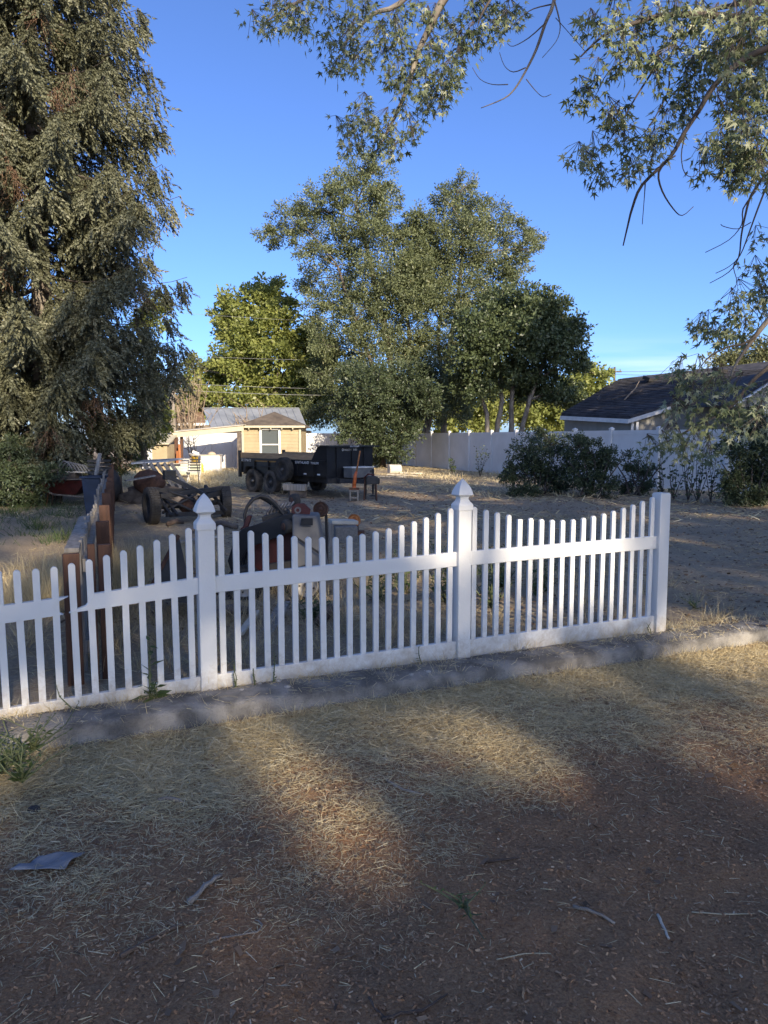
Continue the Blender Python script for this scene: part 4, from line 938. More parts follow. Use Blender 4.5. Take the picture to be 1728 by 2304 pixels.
# ------------------------------------------------------------------ old axle chassis on the left
def chassis():
    a, b = gr(341, 1180), gr(505, 1160); a = Vector((-4.35, 14.0, 0)); b = Vector((-3.33, 15.4, 0))
    a = at(341, 1150, 14.0); a.z = 0; b = at(508, 1140, 15.2); b.z = 0
    ax = (b-a).normalized(); f = Vector((ax.y, -ax.x, 0))
    root = empty('axle_chassis', a, 'overturned black axle and frame with two tyres left of the loader', 'chassis')
    K = M['black_dull']
    wheel(root, a+Vector((0, 0, .34)), ax+f*.25, .34, .19, .2, K, M['rubber'], hub=False); wheel(root, b+Vector((0, 0, .31)), ax+f*.55, .31, .19, .19, K, M['rubber'], hub=False)
    z = Vector((0, 0, 1))
    def W(t, d, h): return a.lerp(b, t)+f*d+z*h
    mb = MB(); mb.tube([W(.06, 0, .32), W(.42, -.02, .30), W(.5, -.02, .30), W(.94, 0, .32)], [.055, .055, .055, .05], 10); mb.build('axle_tube', K, root, smooth=True)
    mb = MB(); mb.lathe([(.06, -.14), (.13, -.07), (.15, 0), (.13, .07), (.06, .14)], W(.45, -.02, .30), ax, 14); mb.build('differential', M['rust'], root, smooth=True)
    for h0, h1, d in ((.52, .60, .1), (.62, .52, -.25), (.18, .12, .3)):
        mb = MB(); mb.beam(W(.08, d, h0), W(.92, d*.5, h1), .06, .08); mb.build('cross_member', K, root)
    for t in (.12, .2, .55, .86):
        mb = MB(); mb.beam(W(t, .35, .16), W(t+.05, -.5, .62), .05, .06); mb.build('frame_strut', K, root)
    for t0, t1, h0, h1 in ((.12, .46, .5, .2), (.1, .5, .2, .52), (.18, .46, .60, .42)):
        mb = MB(); mb.tube([W(t0, .1, h0), W(t1, .2, h1)], .025, 7); mb.build('brace_tube', K, root)
    mb = MB(); mb.beam(W(.35, -.4, .86), W(.62, .25, .5), .06, .07); mb.build('drop_arm', K, root)
    mb = MB(); mb.box(W(.40, -.45, .88), (.22, .2, .18), .5); mb.build('battery_box', M['black_paint'], root, bevel=.01)
    for k in range(5):
        mb = MB(); mb.beam(W(.1, -.3+.02*k, .50-.022*k), W(.55-.06*k, -.3+.02*k, .50-.022*k), .05, .012); mb.build('leaf_spring', K, root)
    mb = MB(); mb.beam(W(.6, .05, .42), W(.95, .02, .52), .06, .1); mb.build('knuckle', K, root)
chassis()

# ------------------------------------------------------------------ clutter near the lean-to
def one(name, mb, mat, label, cat, group=None, bevel=0.0, smooth=False):
    o = mb.build(name, M[mat], None, bevel=bevel, smooth=smooth); return tag(o, label, cat, group)
def boxat(px, py, Y, d, rz=0, rx=0, ry=0):
    """box standing on the ground whose front foot is measured at px"""
    q = at(px, py, Y); mb = MB(); mb.box((q.x, Y, d[2]/2), d, rz, rx, ry); return mb
def clutter():
    q = at(474, 1060, 34.5); o = empty('white_cabinet', (q.x, 34.5, 0), 'white kitchen base cabinet with two doors standing in the grass', 'cabinet')
    mb = MB(); mb.box((q.x, 34.7, .40), (.86, .5, .80)); mb.build('carcass', M['plastic_white'], o, bevel=.01)
    for s in (-1, 1):
        mb = MB(); mb.box((q.x+s*.205, 34.437, .42), (.39, .02, .66)); d = mb.build('door', M['plastic_white'], o, bevel=.006)
        mb = MB(); mb.box((q.x+s*.205, 34.422, .42), (.27, .008, .52)); mb.build('door_panel', M['trim_white'], d)
    mb = MB(); mb.box((q.x, 34.7, .815), (.92, .56, .03)); mb.build('top', M['pale_board'], o)
    mb = MB(); mb.lathe([(.001, 0), (.16, 0), (.2, .03), (.15, .09), (.06, .13), (.001, .14)], (q.x+.02, 34.7, .83), (0, 0, 1), 14); one('folded_cloth', mb, 'tan_wall', 'pinkish heap of cloth on top of the white cabinet', 'cloth', smooth=True)
    q = at(439, 1045, 34.2); o = empty('yellow_bucket', (q.x, 34.2, 0), 'yellow plastic bucket left of the white cabinet', 'bucket')
    mb = MB(); mb.lathe([(.001, .01), (.12, .01), (.15, .36), (.165, .36), (.165, .38), (.145, .38), (.12, .03), (.001, .03)], (q.x, 34.2, .38), (0, 0, 1), 18); mb.build('pail', M['yellow_plastic'], o, smooth=True)
    mb = MB(); mb.tube([(q.x+.16*math.cos(t), 34.2-.05, .76-.16*math.sin(t)*.7) for t in np.linspace(0, math.pi, 9)], .006, 5); mb.build('bail', M['steel'], o)
    mb = MB(); mb.box((q.x, 34.25, .19), (.4, .35, .38)); one('wooden_crate', mb, 'dirt_wood', 'dark crate under the yellow bucket', 'crate')
    mb = MB(); mb.lathe([(.001, 0), (.2, .02), (.27, .10), (.25, .11), (.001, .05)], (q.x-.02, 34.2, .77), (.1, 0, 1), 16); mb.box((q.x+.05, 34.15, .93), (.3, .05, .12), .3, ry=.4); one('white_basin', mb, 'plastic_white', 'cracked white basin tipped over the yellow bucket', 'basin')
    q = at(452, 1050, 33.6); mb = MB(); mb.lathe([(.001, 0), (.1, 0), (.12, .1), (.08, .2), (.03, .24), (.001, .24)], (q.x, 33.6, .26), (0, 0, 1), 12); mb.box((q.x, 33.6, .13), (.2, .2, .26)); one('yellow_jug', mb, 'yellow_plastic', 'small yellow jug between bucket and white cabinet', 'jug', smooth=False)
    a, b = at(383, 1070, 31.0), at(448, 1070, 31.0); o = empty('glass_tank', (a.x, 31, 0), 'long pale greenish panel box lying before the lean-to', 'box')
    mb = MB(); mb.box(((a.x+b.x)/2, 31.2, .30), (b.x-a.x, .45, .44)); mb.build('panel', M['pale_green_board'], o, bevel=.01)
    mb = MB(); mb.box(((a.x+b.x)/2, 31.2, .535), (b.x-a.x+.05, .5, .03)); mb.build('rim_board', M['trim_cream'], o)
    mb = MB(); mb.box(((a.x+b.x)/2, 31.2, .04), (b.x-a.x-.2, .4, .079)); mb.build('skid', M['dirt_wood'], o)
    # reddish planks leaning on the lean-to post
    for i, (px, h, lean) in enumerate(((399, 1.0, .05), (404, 1.3, .04), (407, 1.15, -.03))):
        q = at(px, 1050, 34.8); mb = MB(); mb.box((q.x, 34.8-.06*i, h/2), (.10, .03, h), .1*i, rx=-.08, ry=lean); one('leaning_plank', mb, 'orange_wood', ['short orange brown plank leaning by the lean-to post', 'tallest orange brown plank leaning by the lean-to post', 'right hand orange brown plank leaning by the lean-to post'][i], 'plank', 'planks by the lean-to post')
    # folding chair frames
    for i, (px, Y) in enumerate(((412, 26.5), (436, 26.2))):
        q = at(px, 1090, Y); o = empty('chair_frame', (q.x, Y, 0), ['white bent tube chair frame behind the black battery box', 'white chair frame with dark slats right of the other frame'][i], 'chair', 'chair frames in the yard')
        for sx in (-.2, .2):
            mb = MB(); mb.tube([(q.x+sx, Y-.2, 0), (q.x+sx, Y+.2, .42), (q.x+sx*.95, Y+.3, .86)], .016, 7); mb.build('side_tube', M['plastic_white'], o)
            mb = MB(); mb.tube([(q.x+sx, Y+.25, 0), (q.x+sx, Y-.18, .44)], .016, 7); mb.build('leg', M['plastic_white'], o)
        for k in range(5):
            mb = MB(); mb.beam((q.x-.2, Y+.2+.022*k, .46+.095*k), (q.x+.2, Y+.2+.022*k, .46+.095*k), .015, .05); mb.build('slat', M['plastic_white'] if i == 0 else M['black_dull'], o)
        mb = MB(); mb.box((q.x, Y, .435), (.42, .36, .018)); mb.build('seat', M['plastic_white'], o)
    q = at(446, 1100, 24.5); o = empty('lamp_stake', (q.x, 24.5, 0), 'thin dark metal stake with round cap in the yellow grass', 'stake')
    mb = MB(); mb.tube([(q.x+.03, 24.5, 0), (q.x, 24.5, .6), (q.x-.06, 24.5, .98)], .014, 6); mb.build('rod', M['black_dull'], o)
    mb = MB(); mb.lathe([(.001, .04), (.06, .03), (.075, 0), (.001, -.01)], (q.x-.06, 24.5, .99), (0, 0, 1), 12); mb.build('cap', M['black_dull'], o)
    # slatted pallet, sheet and weathered board heap behind the axle chassis
    q = at(345, 1075, 19.0); o = empty('leaning_pallet', (q.x, 19, 0), 'grey slatted pallet tilted on the scrap heap behind left tyre', 'pallet')
    for k in range(5):
        a = Vector((q.x-.15+.17*k, 18.7, .98)); mb = MB(); mb.beam(a, a+Vector((.42, .2, -.72)), .10, .02, up=(.5, -.6, .5)); mb.build('slat', M['wood_grey'], o)
    for t in (.1, .5, .9):
        a = Vector((q.x-.25+.42*t, 18.76+.2*t, .98-.72*t)); mb = MB(); mb.beam(a, a+Vector((.95, 0, .02)), .04, .05); mb.build('stringer', M['dirt_wood'], o)
    mb = MB(); q = at(350, 1066, 19.4); mb.hexa([(q.x-.55, 19.2, .93), (q.x+.4, 19.2, .99), (q.x+.55, 20.0, 1.03), (q.x-.5, 20.0, .98), (q.x-.55, 19.2, .97), (q.x+.4, 19.2, 1.03), (q.x+.55, 20.0, 1.07), (q.x-.5, 20.0, 1.02)]); one('metal_sheet', mb, 'metal_roof', 'bent pale metal sheet on top of the scrap heap', 'sheet')
    q = at(335, 1086, 18.6); V, F = ico(2); V = V*np.array([.40, .35, .30])*(1+.16*rng.normal(size=(len(V), 1))*.6)+np.array([q.x, 18.6, .52]); o = mesh_obj('scrap_tub', np_mesh('scrap_tub', V, F, M['rust'], smooth=True)); tag(o, 'rusty dented tub in the scrap heap above left tyre', 'tub')
    V, F = ico(3); V = V*np.array([1.0, .5, .34])*(1+.5*(vnoise(V[:, 0]*7+9, V[:, 1]*7+V[:, 2]*9, 5)[:, None]-.5))+np.array([q.x+.1, 18.9, .1]); o = mesh_obj('debris_heap', np_mesh('debris_heap', V, F, M['dirt_wood'])); tag(o, 'low heap of rotten debris under the rusty tub', 'heap')
    a, b = at(282, 1082, 17.8), at(330, 1073, 18.2); mb = MB(); mb.beam(a, b+Vector((.2, 0, .03)), .16, .03); one('long_board', mb, 'wood_grey', 'long pale board jutting left from the scrap heap', 'board')
    # log and pale boards in the sunlit far corner
    q = at(888, 1063, 33.5); mb = MB(); mb.lathe([(.001, -.28), (.2, -.28), (.23, -.26), (.22, .26), (.2, .28), (.001, .28)], (q.x, 33.5, .2), (.95, .3, 0), 14); one('cut_log', mb, 'pale_board', 'short pale cut log lying right of the trailer', 'log', smooth=False)
    for i, (px, py, L, rz) in enumerate(((870, 1075, 1.5, .1), (905, 1072, 1.3, -.2), (925, 1068, 1.1, .35))):
        q = gr(px, py); mb = MB(); mb.box((q.x, q.y, .05+.01*i), (L, .16, .04), rz, ry=.03); one('loose_board', mb, 'pale_board', ['loose pale board nearest the trailer tongue on ground', 'loose pale board below the cut log', 'loose pale board right of the cut log'][i], 'board', 'loose boards right of the trailer')
    # stone edging dark wedge and scrap just behind the picket fence
    o = empty('steel_wedge', gr(400, 1385), 'dark folded steel wedge standing behind the pickets left of gate post', 'scrap plate')
    A, B, Cc, D = at(402, 1204, 6.6), at(328, 1345, 6.3), at(438, 1360, 6.5), at(420, 1330, 7.2)
    for p in (B, Cc, D): p.z = max(p.z, -.02)
    mb = MB(); mb.add([A, B, Cc, D], [(0, 1, 2), (0, 2, 3), (0, 3, 1), (1, 3, 2)]); mb.build('plate', M['black_dull'], o)
    mb = MB(); mb.beam(A+Vector((0, -.012, 0)), B+Vector((0, -.012, 0)), .02, .03); mb.build('edge_flange', M['rust'], o)
M['pale_green_board'] = pm('pale_green_panel', (.50, .52, .40), (.42, .44, .33), 4, .6)
M['orange_wood'] = pm('orange_brown_plank', (.40, .15, .055), (.30, .11, .04), 4, .8, stretch=(5, 5, .5))
clutter()
def wheelbarrow():
    q = at(150, 1125, 18.0); x0 = q.x; Y = 18.0
    o = empty('wheelbarrow', (x0, Y, 0), 'dark red wheelbarrow with boards piled on it under the spruce', 'wheelbarrow')
    lo = [(-.42, -.22, .30), (.30, -.22, .26), (.30, .22, .26), (-.42, .22, .30)]; hi = [(-.62, -.36, .56), (.62, -.36, .60), (.62, .36, .60), (-.62, .36, .56)]
    mb = MB(); P = lambda p, e=0: Vector((x0+p[0]*(1-e), Y+p[1]*(1-e), p[2]+e*.3))
    V = [P(p) for p in lo]+[P(p) for p in hi]+[P(p, .04) for p in lo]+[P(p, .04)-Vector((0, 0, .012)) for p in hi]
    mb.add(V, [(3, 2, 1, 0), (0, 1, 5, 4), (1, 2, 6, 5), (2, 3, 7, 6), (3, 0, 4, 7), (8, 9, 10, 11), (12, 13, 9, 8), (13, 14, 10, 9), (14, 15, 11, 10), (15, 12, 8, 11), (4, 5, 13, 12), (5, 6, 14, 13), (6, 7, 15, 14), (7, 4, 12, 15)]); mb.build('tray', M['red'], o)
    for s in (-1, 1):
        mb = MB(); mb.tube([(x0-.75, Y+s*.27, .55), (x0-.2, Y+s*.24, .27), (x0+.55, Y+s*.09, .20)], .022, 7); mb.build('handle', M['wood_grey'], o)
        mb = MB(); mb.tube([(x0-.32, Y+s*.24, .30), (x0-.38, Y+s*.25, 0), (x0-.26, Y+s*.25, 0), (x0-.2, Y+s*.24, .27)], .016, 6); mb.build('leg', M['rust'], o)
    wheel(o, (x0+.62, Y, .19), (0, 1, 0), .19, .10, .1, M['rust'], M['rubber'], 5)
    for i, (dx, dz, L, rz, m_) in enumerate(((-.1, .80, 1.25, .05, 'pale_board'), (-.62, .85, .5, .5, 'wood_grey'), (.1, .63, 1.3, -.04, 'dirt_wood'))):
        mb = MB(); mb.box((x0+dx, Y-.1-.12*i, dz-.0), (L, .2, .03), rz, ry=.02*(1-i)); one('salvaged_board', mb, m_, ['white edged board across the top of the wheelbarrow load', 'short grey board sticking left off the wheelbarrow load', 'dark board lying on the wheelbarrow rim'][i], 'board', 'boards on the wheelbarrow')
    mb = MB()
    mb.box((x0-.05, Y, .70), (.7, .4, .14)); one('scrap_box', mb, 'dirt_wood', 'dark scrap box inside the wheelbarrow under the boards', 'box')
    for k in range(6):
        pts = [(x0-.15+.07*k+.35*t, Y-.05+.04*k, .83+.22*math.sin(math.pi*(t*.9+.1))-.02*k) for t in np.linspace(0, 1, 8)]
        mb = MB(); mb.tube(pts, .02, 6); one('bent_pipe', mb, 'grey_plastic', ['leftmost bent grey pipe on the wheelbarrow load', 'second bent pipe from the left on the wheelbarrow', 'third bent pipe from the left on the wheelbarrow', 'fourth bent pipe from the left on the wheelbarrow', 'fifth bent pipe from the left on the wheelbarrow', 'rightmost bent grey pipe on the wheelbarrow load'][k], 'pipe', 'bent pipes on the wheelbarrow')
    # dark blue bin and leaning boards against the wooden fence
    q = at(216, 1110, 15.2); o = empty('blue_bin', (q.x, 15.2, 0), 'dark blue plastic bin against the wooden fence', 'bin'); mb = MB(); mb.hexa([(q.x-.14, 15.0, 0), (q.x+.14, 15.0, 0), (q.x+.14, 15.4, 0), (q.x-.14, 15.4, 0), (q.x-.19, 14.95, .80), (q.x+.19, 14.95, .80), (q.x+.19, 15.45, .80), (q.x-.19, 15.45, .80)]); mb.build('tub', M['blue_dark'], o, bevel=.02)
    mb = MB(); mb.box((q.x, 15.2, .82), (.42, .55, .035)); mb.build('rim', M['blue_dark'], o)
    q = at(224, 1050, 17.2)
    for k in range(5):
        mb = MB(); mb.box((q.x, 17.2, .74+.085*k), (.36, .5, .05)); one('black_tray', mb, 'black_dull', ['bottom black tray of the stack behind the blue bin', 'second black tray from the bottom behind the blue bin', 'middle black tray of the stack behind the blue bin', 'second black tray from the top behind the blue bin', 'top black tray of the stack behind the blue bin'][k], 'tray', 'stacked black trays')
    mb = MB(); mb.box((q.x, 17.2, .355), (.34, .46, .71)); one('tray_stand', mb, 'black_dull', 'dark stand under the stack of black trays', 'stand')
    a, b = at(197, 1120, 15.6), at(225, 1020, 15.9); a.z = 0; mb = MB(); mb.beam(a, b, .09, .03); one('leaning_board', mb, 'wood_grey', 'long grey board leaning up right of the wheelbarrow', 'board')
    V, F = ico(3); V = V*np.array([.30, .30, .46])*(1+.18*(vnoise(V[:, 0]*3+3, V[:, 2]*3+V[:, 1]*2, 8)[:, None]-.5))+np.array([x0+.74, Y+.75, .40]); ob = mesh_obj('covered_engine', np_mesh('covered_engine', V, F, M['black_dull'], smooth=True)); tag(ob, 'lumpy dark tarp bundle right of the red wheelbarrow', 'bundle')
wheelbarrow()

# ------------------------------------------------------------------ big trees of the yard
def spruce(base, H, Rm, z0, label, seed, dens=1.0, xr=(-9, 9)):
    r = np.random.default_rng(seed); bx, by = base
    root = empty('spruce_tree', (bx, by, 0), label, 'tree', 'spruces on the left')
    mb = MB(); mb.tube([(bx, by, -.1), (bx+.05, by, H*.3), (bx, by+.05, H*.7), (bx, by, H)], [.30, .22, .12, .02], 10); mb.build('trunk', M['bark_pale'], root, smooth=True)
    bm_ = MB(); P = []; D = []; SZ = []; T = []; dP = []; dD = []; dS = []; dT = []
    z = z0
    while z < H-.6:
        f = (z-z0)/(H-z0); L0 = Rm*(1-f)**.72*(.50+.50*min(1, f/.16)); nb = int(r.integers(6, 9))
        a0 = r.uniform(0, 6.28)
        for k in range(nb):
            a = a0+k*6.283/nb+r.normal()*.2; L = L0*r.uniform(.62, 1.16)
            if r.uniform() < .06: L *= 1.22
            dr = r.uniform(.12, .34)*(1-.5*f); up = r.uniform(.05, .22); e = np.array([math.cos(a), math.sin(a), 0]); n_ = 9
            back = (e[1] > .55)                                            # away from the lane: sparser, same growth
            pts = []
            for i in range(n_+1):
                t = i/n_; pts.append(np.array([bx, by, z])+e*L*t+np.array([0, 0, -dr*L*math.sin(t*1.9)+up*L*t**3]))
            bm_.tube(pts, [max(.008, .03*(1-t/n_)*(.4+L/4)) for t in range(n_+1)], 4, False)
            dead = r.uniform() < (.16 if f < .5 else .05)
            m_ = int((21 if not back else 6)*(L/2.6+.5)*dens*1.35)
            lean = np.array([-e[1], e[0], 0])
            bt = r.normal()*.12
            for j in range(m_):
                t = r.uniform(.12, 1.0)**.8; i = min(int(t*n_), n_-1); p = pts[i]*(1-(t*n_-i))+pts[i+1]*(t*n_-i)
                sg = r.choice((-1, 1)); sp_ = (.10+.26*(1-t))*L*.5
                tipd = e*.55+lean*sg*r.uniform(.3, 1.0)+np.array([0, 0, -r.uniform(.9, 2.4)])
                tipd /= np.linalg.norm(tipd); BL = sp_*r.uniform(.6, 1.2)+r.uniform(.25, .6); nn = max(2, int(BL/.105))
                for q in range(nn):
                    s = (q+.3)/nn; dd = tipd+np.array([0, 0, .35*s])+r.normal(size=3)*.22
                    pp = p+tipd*BL*s+r.normal(size=3)*.03
                    if dead: dP.append(pp); dD.append(dd); dS.append(r.uniform(.10, .18)); dT.append(np.clip(.45+r.normal()*.25, 0, 1))
                    else: P.append(pp); D.append(dd); SZ.append(r.uniform(.24, .38)); T.append(np.clip(.42+bt+.22*s+r.normal()*.13, 0, 1))
        z += r.uniform(.26, .44)
    bm_.build('branches', M['twig_dark'], root)
    # one shoot: a bottlebrush of short needles
    V = []; F = []
    for k in range(9):
        t = k/8; a = k*2.4; b0 = np.array([0, t*.85, 0]); tip = b0+np.array([math.cos(a)*.19*(1.1-.4*t), .24, math.sin(a)*.19*(1.1-.4*t)]); sd = np.array([-math.sin(a), .0, math.cos(a)])*.082
        n0 = len(V); V += [b0-sd, b0+sd, tip]; F.append([n0, n0+1, n0+2])
    V = np.array(V); F = np.array(F)
    for nm, A, B_, S_, T_, mt in (('needles', P, D, SZ, T, 'spruce'), ('dead_needles', dP, dD, dS, dT, 'spruce_dead')):
        if not len(A): continue
        A = np.array(A); B_ = np.array(B_); VV, FF = scatter(V if nm == 'needles' else V*np.array([.45, 1.3, .45]), F, frames(B_, r.uniform(0, 6.28, len(A))), A, np.array(S_))
        mesh_obj(nm, np_mesh(nm, VV, FF, M[mt], np.repeat(np.array(T_), len(F))), root)
    return len(P)+len(dP)
spruce((-8.9, 20.0), 23, 4.25, 1.5, 'huge drooping blue grey spruce filling the left of the frame', 21)
spruce((-14.2, 21.0), 20, 3.6, 2.0, 'second spruce cut by the left frame edge', 22, .34)

EL = spray(3, .24, 3)
tree('elm_tree', 'tall feathery elm with leaning crown, left of the twin pair', 'tree', (.2, 45, 0),
     [(pth([(905, 1000), (895, 900), (870, 760), (835, 600), (800, 460)], 45), .26), (pth([(915, 1000), (925, 880), (920, 740), (885, 560)], 45.5), .2), (pth([(900, 1000), (860, 880), (800, 720), (760, 600)], 44.5), .17)],
     cl([(612, 522, 42), (650, 500, 52), (700, 478, 58), (748, 430, 62), (800, 395, 58), (848, 378, 42), (872, 430, 44), (705, 560, 56), (770, 520, 72), (845, 520, 76), (790, 600, 76), (862, 630, 84), (755, 680, 60), (800, 745, 78), (880, 740, 84), (770, 800, 60), (850, 840, 80), (915, 600, 50), (700, 635, 50), (715, 720, 56), (740, 850, 60), (800, 880, 66), (925, 680, 66), (925, 790, 66), (900, 540, 56), (830, 690, 70), (730, 780, 50), (840, 450, 60), (935, 490, 46), (925, 590, 64), (900, 650, 70), (760, 930, 56), (820, 930, 60), (690, 930, 44)], 45), M['elm'], M['bark'], EL, .29, 1080, 'elms behind the privacy fence', .35, .18)
tree('elm_tree', 'tall feathery elm on the right of the twin pair with leaning pale trunk', 'tree', (2.5, 46, 0),
     [(pth([(950, 1010), (965, 930), (1005, 820), (1030, 680), (1045, 520)], 46), .25), (pth([(1000, 1010), (1000, 900), (985, 760), (1000, 600)], 46.5), .2)],
     cl([(1030, 420, 40), (1062, 462, 56), (1012, 500, 60), (1110, 500, 56), (1160, 520, 46), (1205, 520, 32), (985, 580, 70), (1060, 580, 84), (1130, 590, 60), (965, 680, 76), (1050, 670, 86), (945, 780, 76), (1030, 770, 76), (1110, 660, 56), (985, 860, 60), (940, 530, 44), (940, 620, 60), (1090, 730, 66), (1030, 850, 60), (1095, 800, 56), (1060, 520, 66), (930, 880, 60), (1150, 620, 50), (1180, 560, 40), (1000, 450, 36), (960, 520, 56), (965, 580, 66), (960, 650, 66), (960, 920, 56), (1020, 930, 50), (1060, 900, 44)], 46), M['elm'], M['bark_pale'], EL, .29, 1080, 'elms behind the privacy fence', .35, .18)
tree('fence_tree', 'dark multi stemmed tree rising over the fence left of grey house', 'tree', (5.5, 38, 0),
     [(pth([(1100, 1005), (1095, 930), (1070, 850), (1060, 780)], 38), .14), (pth([(1112, 1005), (1130, 900), (1120, 790), (1140, 700)], 38.2), .15), (pth([(1150, 1005), (1150, 910), (1160, 800), (1200, 700)], 38.3), .15), (pth([(1165, 1005), (1190, 900), (1230, 800), (1270, 740)], 38.1), .14)],
     cl([(1130, 690, 62), (1195, 680, 56), (1245, 690, 48), (1285, 745, 44), (1180, 760, 72), (1250, 790, 62), (1298, 815, 34), (1110, 770, 54), (1060, 810, 54), (1215, 850, 50), (1080, 880, 40), (1180, 880, 40), (1285, 880, 40), (1160, 830, 56), (1230, 740, 60), (1120, 840, 40), (1250, 880, 46), (1060, 740, 50), (1040, 860, 40)], 38), M['green'], M['bark_pale'], spray(3, .28, 5), .32, 1250, None, .15)
tree('evergreen_shrub', 'dense dark tree reaching the ground between trailer and fence', 'tree', (-.2, 39.6, 0), [(pth([(860, 1052), (862, 960), (870, 860)], 39.6), .16)],
     cl([(840, 880, 70), (905, 870, 70), (830, 960, 56), (790, 915, 48), (950, 890, 50), (885, 950, 66), (850, 1010, 46), (895, 1015, 34), (925, 960, 30), (800, 850, 44), (960, 850, 40), (780, 970, 30), (930, 910, 44)], 39.4, dy=1.2), M['shrub'], M['bark'], spray(4, .28, 6), .28, 1200)
tree('sunlit_tree', 'bright yellow green tree behind the metal roof', 'tree', (-8, 49, 0), [(pth([(575, 1000), (572, 900), (580, 760)], 49), .28), (pth([(580, 1000), (620, 880), (640, 760)], 49), .2)],
     cl([(540, 690, 56), (600, 650, 40), (510, 730, 46), (580, 735, 56), (645, 690, 38), (620, 790, 64), (520, 810, 54), (560, 840, 54), (675, 770, 46), (645, 860, 54), (700, 870, 54), (480, 850, 44), (450, 830, 30), (430, 875, 40), (490, 900, 40), (560, 900, 40), (600, 690, 50), (560, 780, 60), (410, 905, 34), (375, 900, 36), (350, 930, 36), (440, 920, 40), (700, 760, 50), (690, 830, 56), (720, 820, 50), (660, 910, 50), (730, 900, 50), (590, 870, 60)], 49), M['lime'], M['bark_pale'], spray(3, .34, 7), .40, 1100, sub_r=.22)
tree('sunlit_tree', 'pale yellow green trees seen through the stems beyond the right fence', 'tree', (12, 56, 0), [(pth([(1260, 1000), (1265, 930), (1280, 860)], 56), .2), (pth([(1120, 1000), (1110, 950)], 56), .15)],
     cl([(1300, 860, 50), (1345, 895, 44), (1260, 905, 52), (1365, 872, 22), (1180, 930, 46), (1050, 940, 46), (1110, 920, 50), (980, 935, 44), (1330, 930, 40), (1395, 880, 16), (1350, 845, 26), (1130, 870, 54), (1200, 905, 50), (1040, 890, 50), (1080, 955, 40), (1240, 950, 50), (1000, 960, 40), (930, 950, 40), (1300, 960, 50)], 56), M['lime'], M['bark_pale'], spray(3, .34, 8), .46, 1000)
tree('roof_side_tree', 'pale grey green tree rising behind the shingle roof ridge', 'tree', (27, 58, 0), [(pth([(1670, 980), (1672, 880), (1680, 820)], 58), .25)],
     cl([(1612, 812, 28), (1650, 795, 34), (1700, 790, 40), (1745, 795, 45), (1680, 840, 45)], 58), M['pale_green'], M['bark'], spray(3, .28, 9), .42, 1000)
tree('box_elder', 'yellow green box elder showing behind the spruce skirt', 'tree', (-7.6, 25.5, 0), [(pth([(325, 1050), (322, 900), (330, 760)], 25.5), .10)],
     cl([(328, 715, 42), (352, 690, 26), (310, 780, 40), (340, 840, 34), (325, 900, 40), (350, 925, 36), (335, 975, 40), (365, 960, 24), (310, 1010, 30)], 25.5, dy=.5), M['lime'], M['bark'], spray(4, .27, 10), .2, 1100)
tree('broken_trunk_tree', 'old forked grey trunk tree at the left edge below the spruce', 'tree', (-12.2, 24, 0), [([at(20, 1080, 24)*1, at(25, 1000, 24), at(45, 930, 24), at(60, 880, 24)], .22), ([at(28, 1080, 24), at(60, 980, 24.3), at(95, 920, 24.5)], .16)],
     cl([(20, 880, 40), (70, 865, 40), (110, 890, 40), (-20, 900, 60), (60, 840, 50)], 24), M['shrub'], M['bark_pale'], spray(5, .24, 11), .17, 300)
for px, py, Y, ln, lab in ((20, 1090, 17.5, [(10, 1075, 60), (60, 1060, 50), (110, 1070, 36), (20, 1020, 50), (60, 1110, 40), (0, 1120, 50)], 'dark green shrub at the left edge behind the wheelbarrow'), (270, 1060, 21.5, [(275, 1000, 44), (300, 1030, 34), (265, 1050, 30), (300, 960, 40), (250, 960, 36)], 'dark green shrub at the far end of the wooden fence')):
    q = gr(px, py); tree('dark_shrub', lab, 'shrub', (at(px, py, Y).x, Y, 0), [([Vector((at(px, py, Y).x, Y, 0)), at(px, py-40, Y), at(px+4, py-70, Y)], .05)], cl(ln, Y, dy=.4), M['shrub'], M['bark'], spray(5, .22, 12), .15, 650, 'dark shrubs on the left')
# bushes before the right fence
for i, (ln, Y, lab) in enumerate(([[(1190, 1010, 48), (1240, 1000, 46), (1150, 1065, 34), (1210, 1060, 56), (1280, 1050, 56), (1260, 1095, 44), (1180, 1100, 36)], 21.0, 'broad dark bush before the fence, leftmost of the right hand bushes'],
                                  [[(1330, 1020, 46), (1370, 1040, 40), (1320, 1075, 48), (1360, 1090, 36), (1300, 1000, 30)], 20.0, 'middle dark bush with a sunlit foot before the right fence'],
                                  [[(1420, 1040, 28), (1450, 1060, 30), (1410, 1085, 34), (1450, 1100, 26)], 20.6, 'low thin bush right of the broad dark bushes'],
                                  [[(1690, 960, 50), (1730, 990, 60), (1660, 1010, 46), (1700, 1060, 56), (1650, 1080, 40), (1740, 1090, 60), (1640, 1110, 30), (1690, 1120, 40)], 17.6, 'large tangled bush at the right edge before the fence'])):
    c0 = cl(ln, Y, dy=.5); xs_ = [c[0][0] for c in c0]; bx = sum(xs_)/len(xs_)
    st = [([Vector((bx+rng.normal()*.2, Y+rng.normal()*.2, -.02)), Vector((bx+dx*.5, Y, .5)), Vector((bx+dx, Y, 1.0))], .03) for dx in (-.7, -.3, 0, .35, .7)]
    tree('bush', lab, 'bush', (bx, Y, 0), st, c0, M['shrub'], M['twig_dark'], spray(5, .24, 13+i), .13, 820, 'bushes before the right fence')
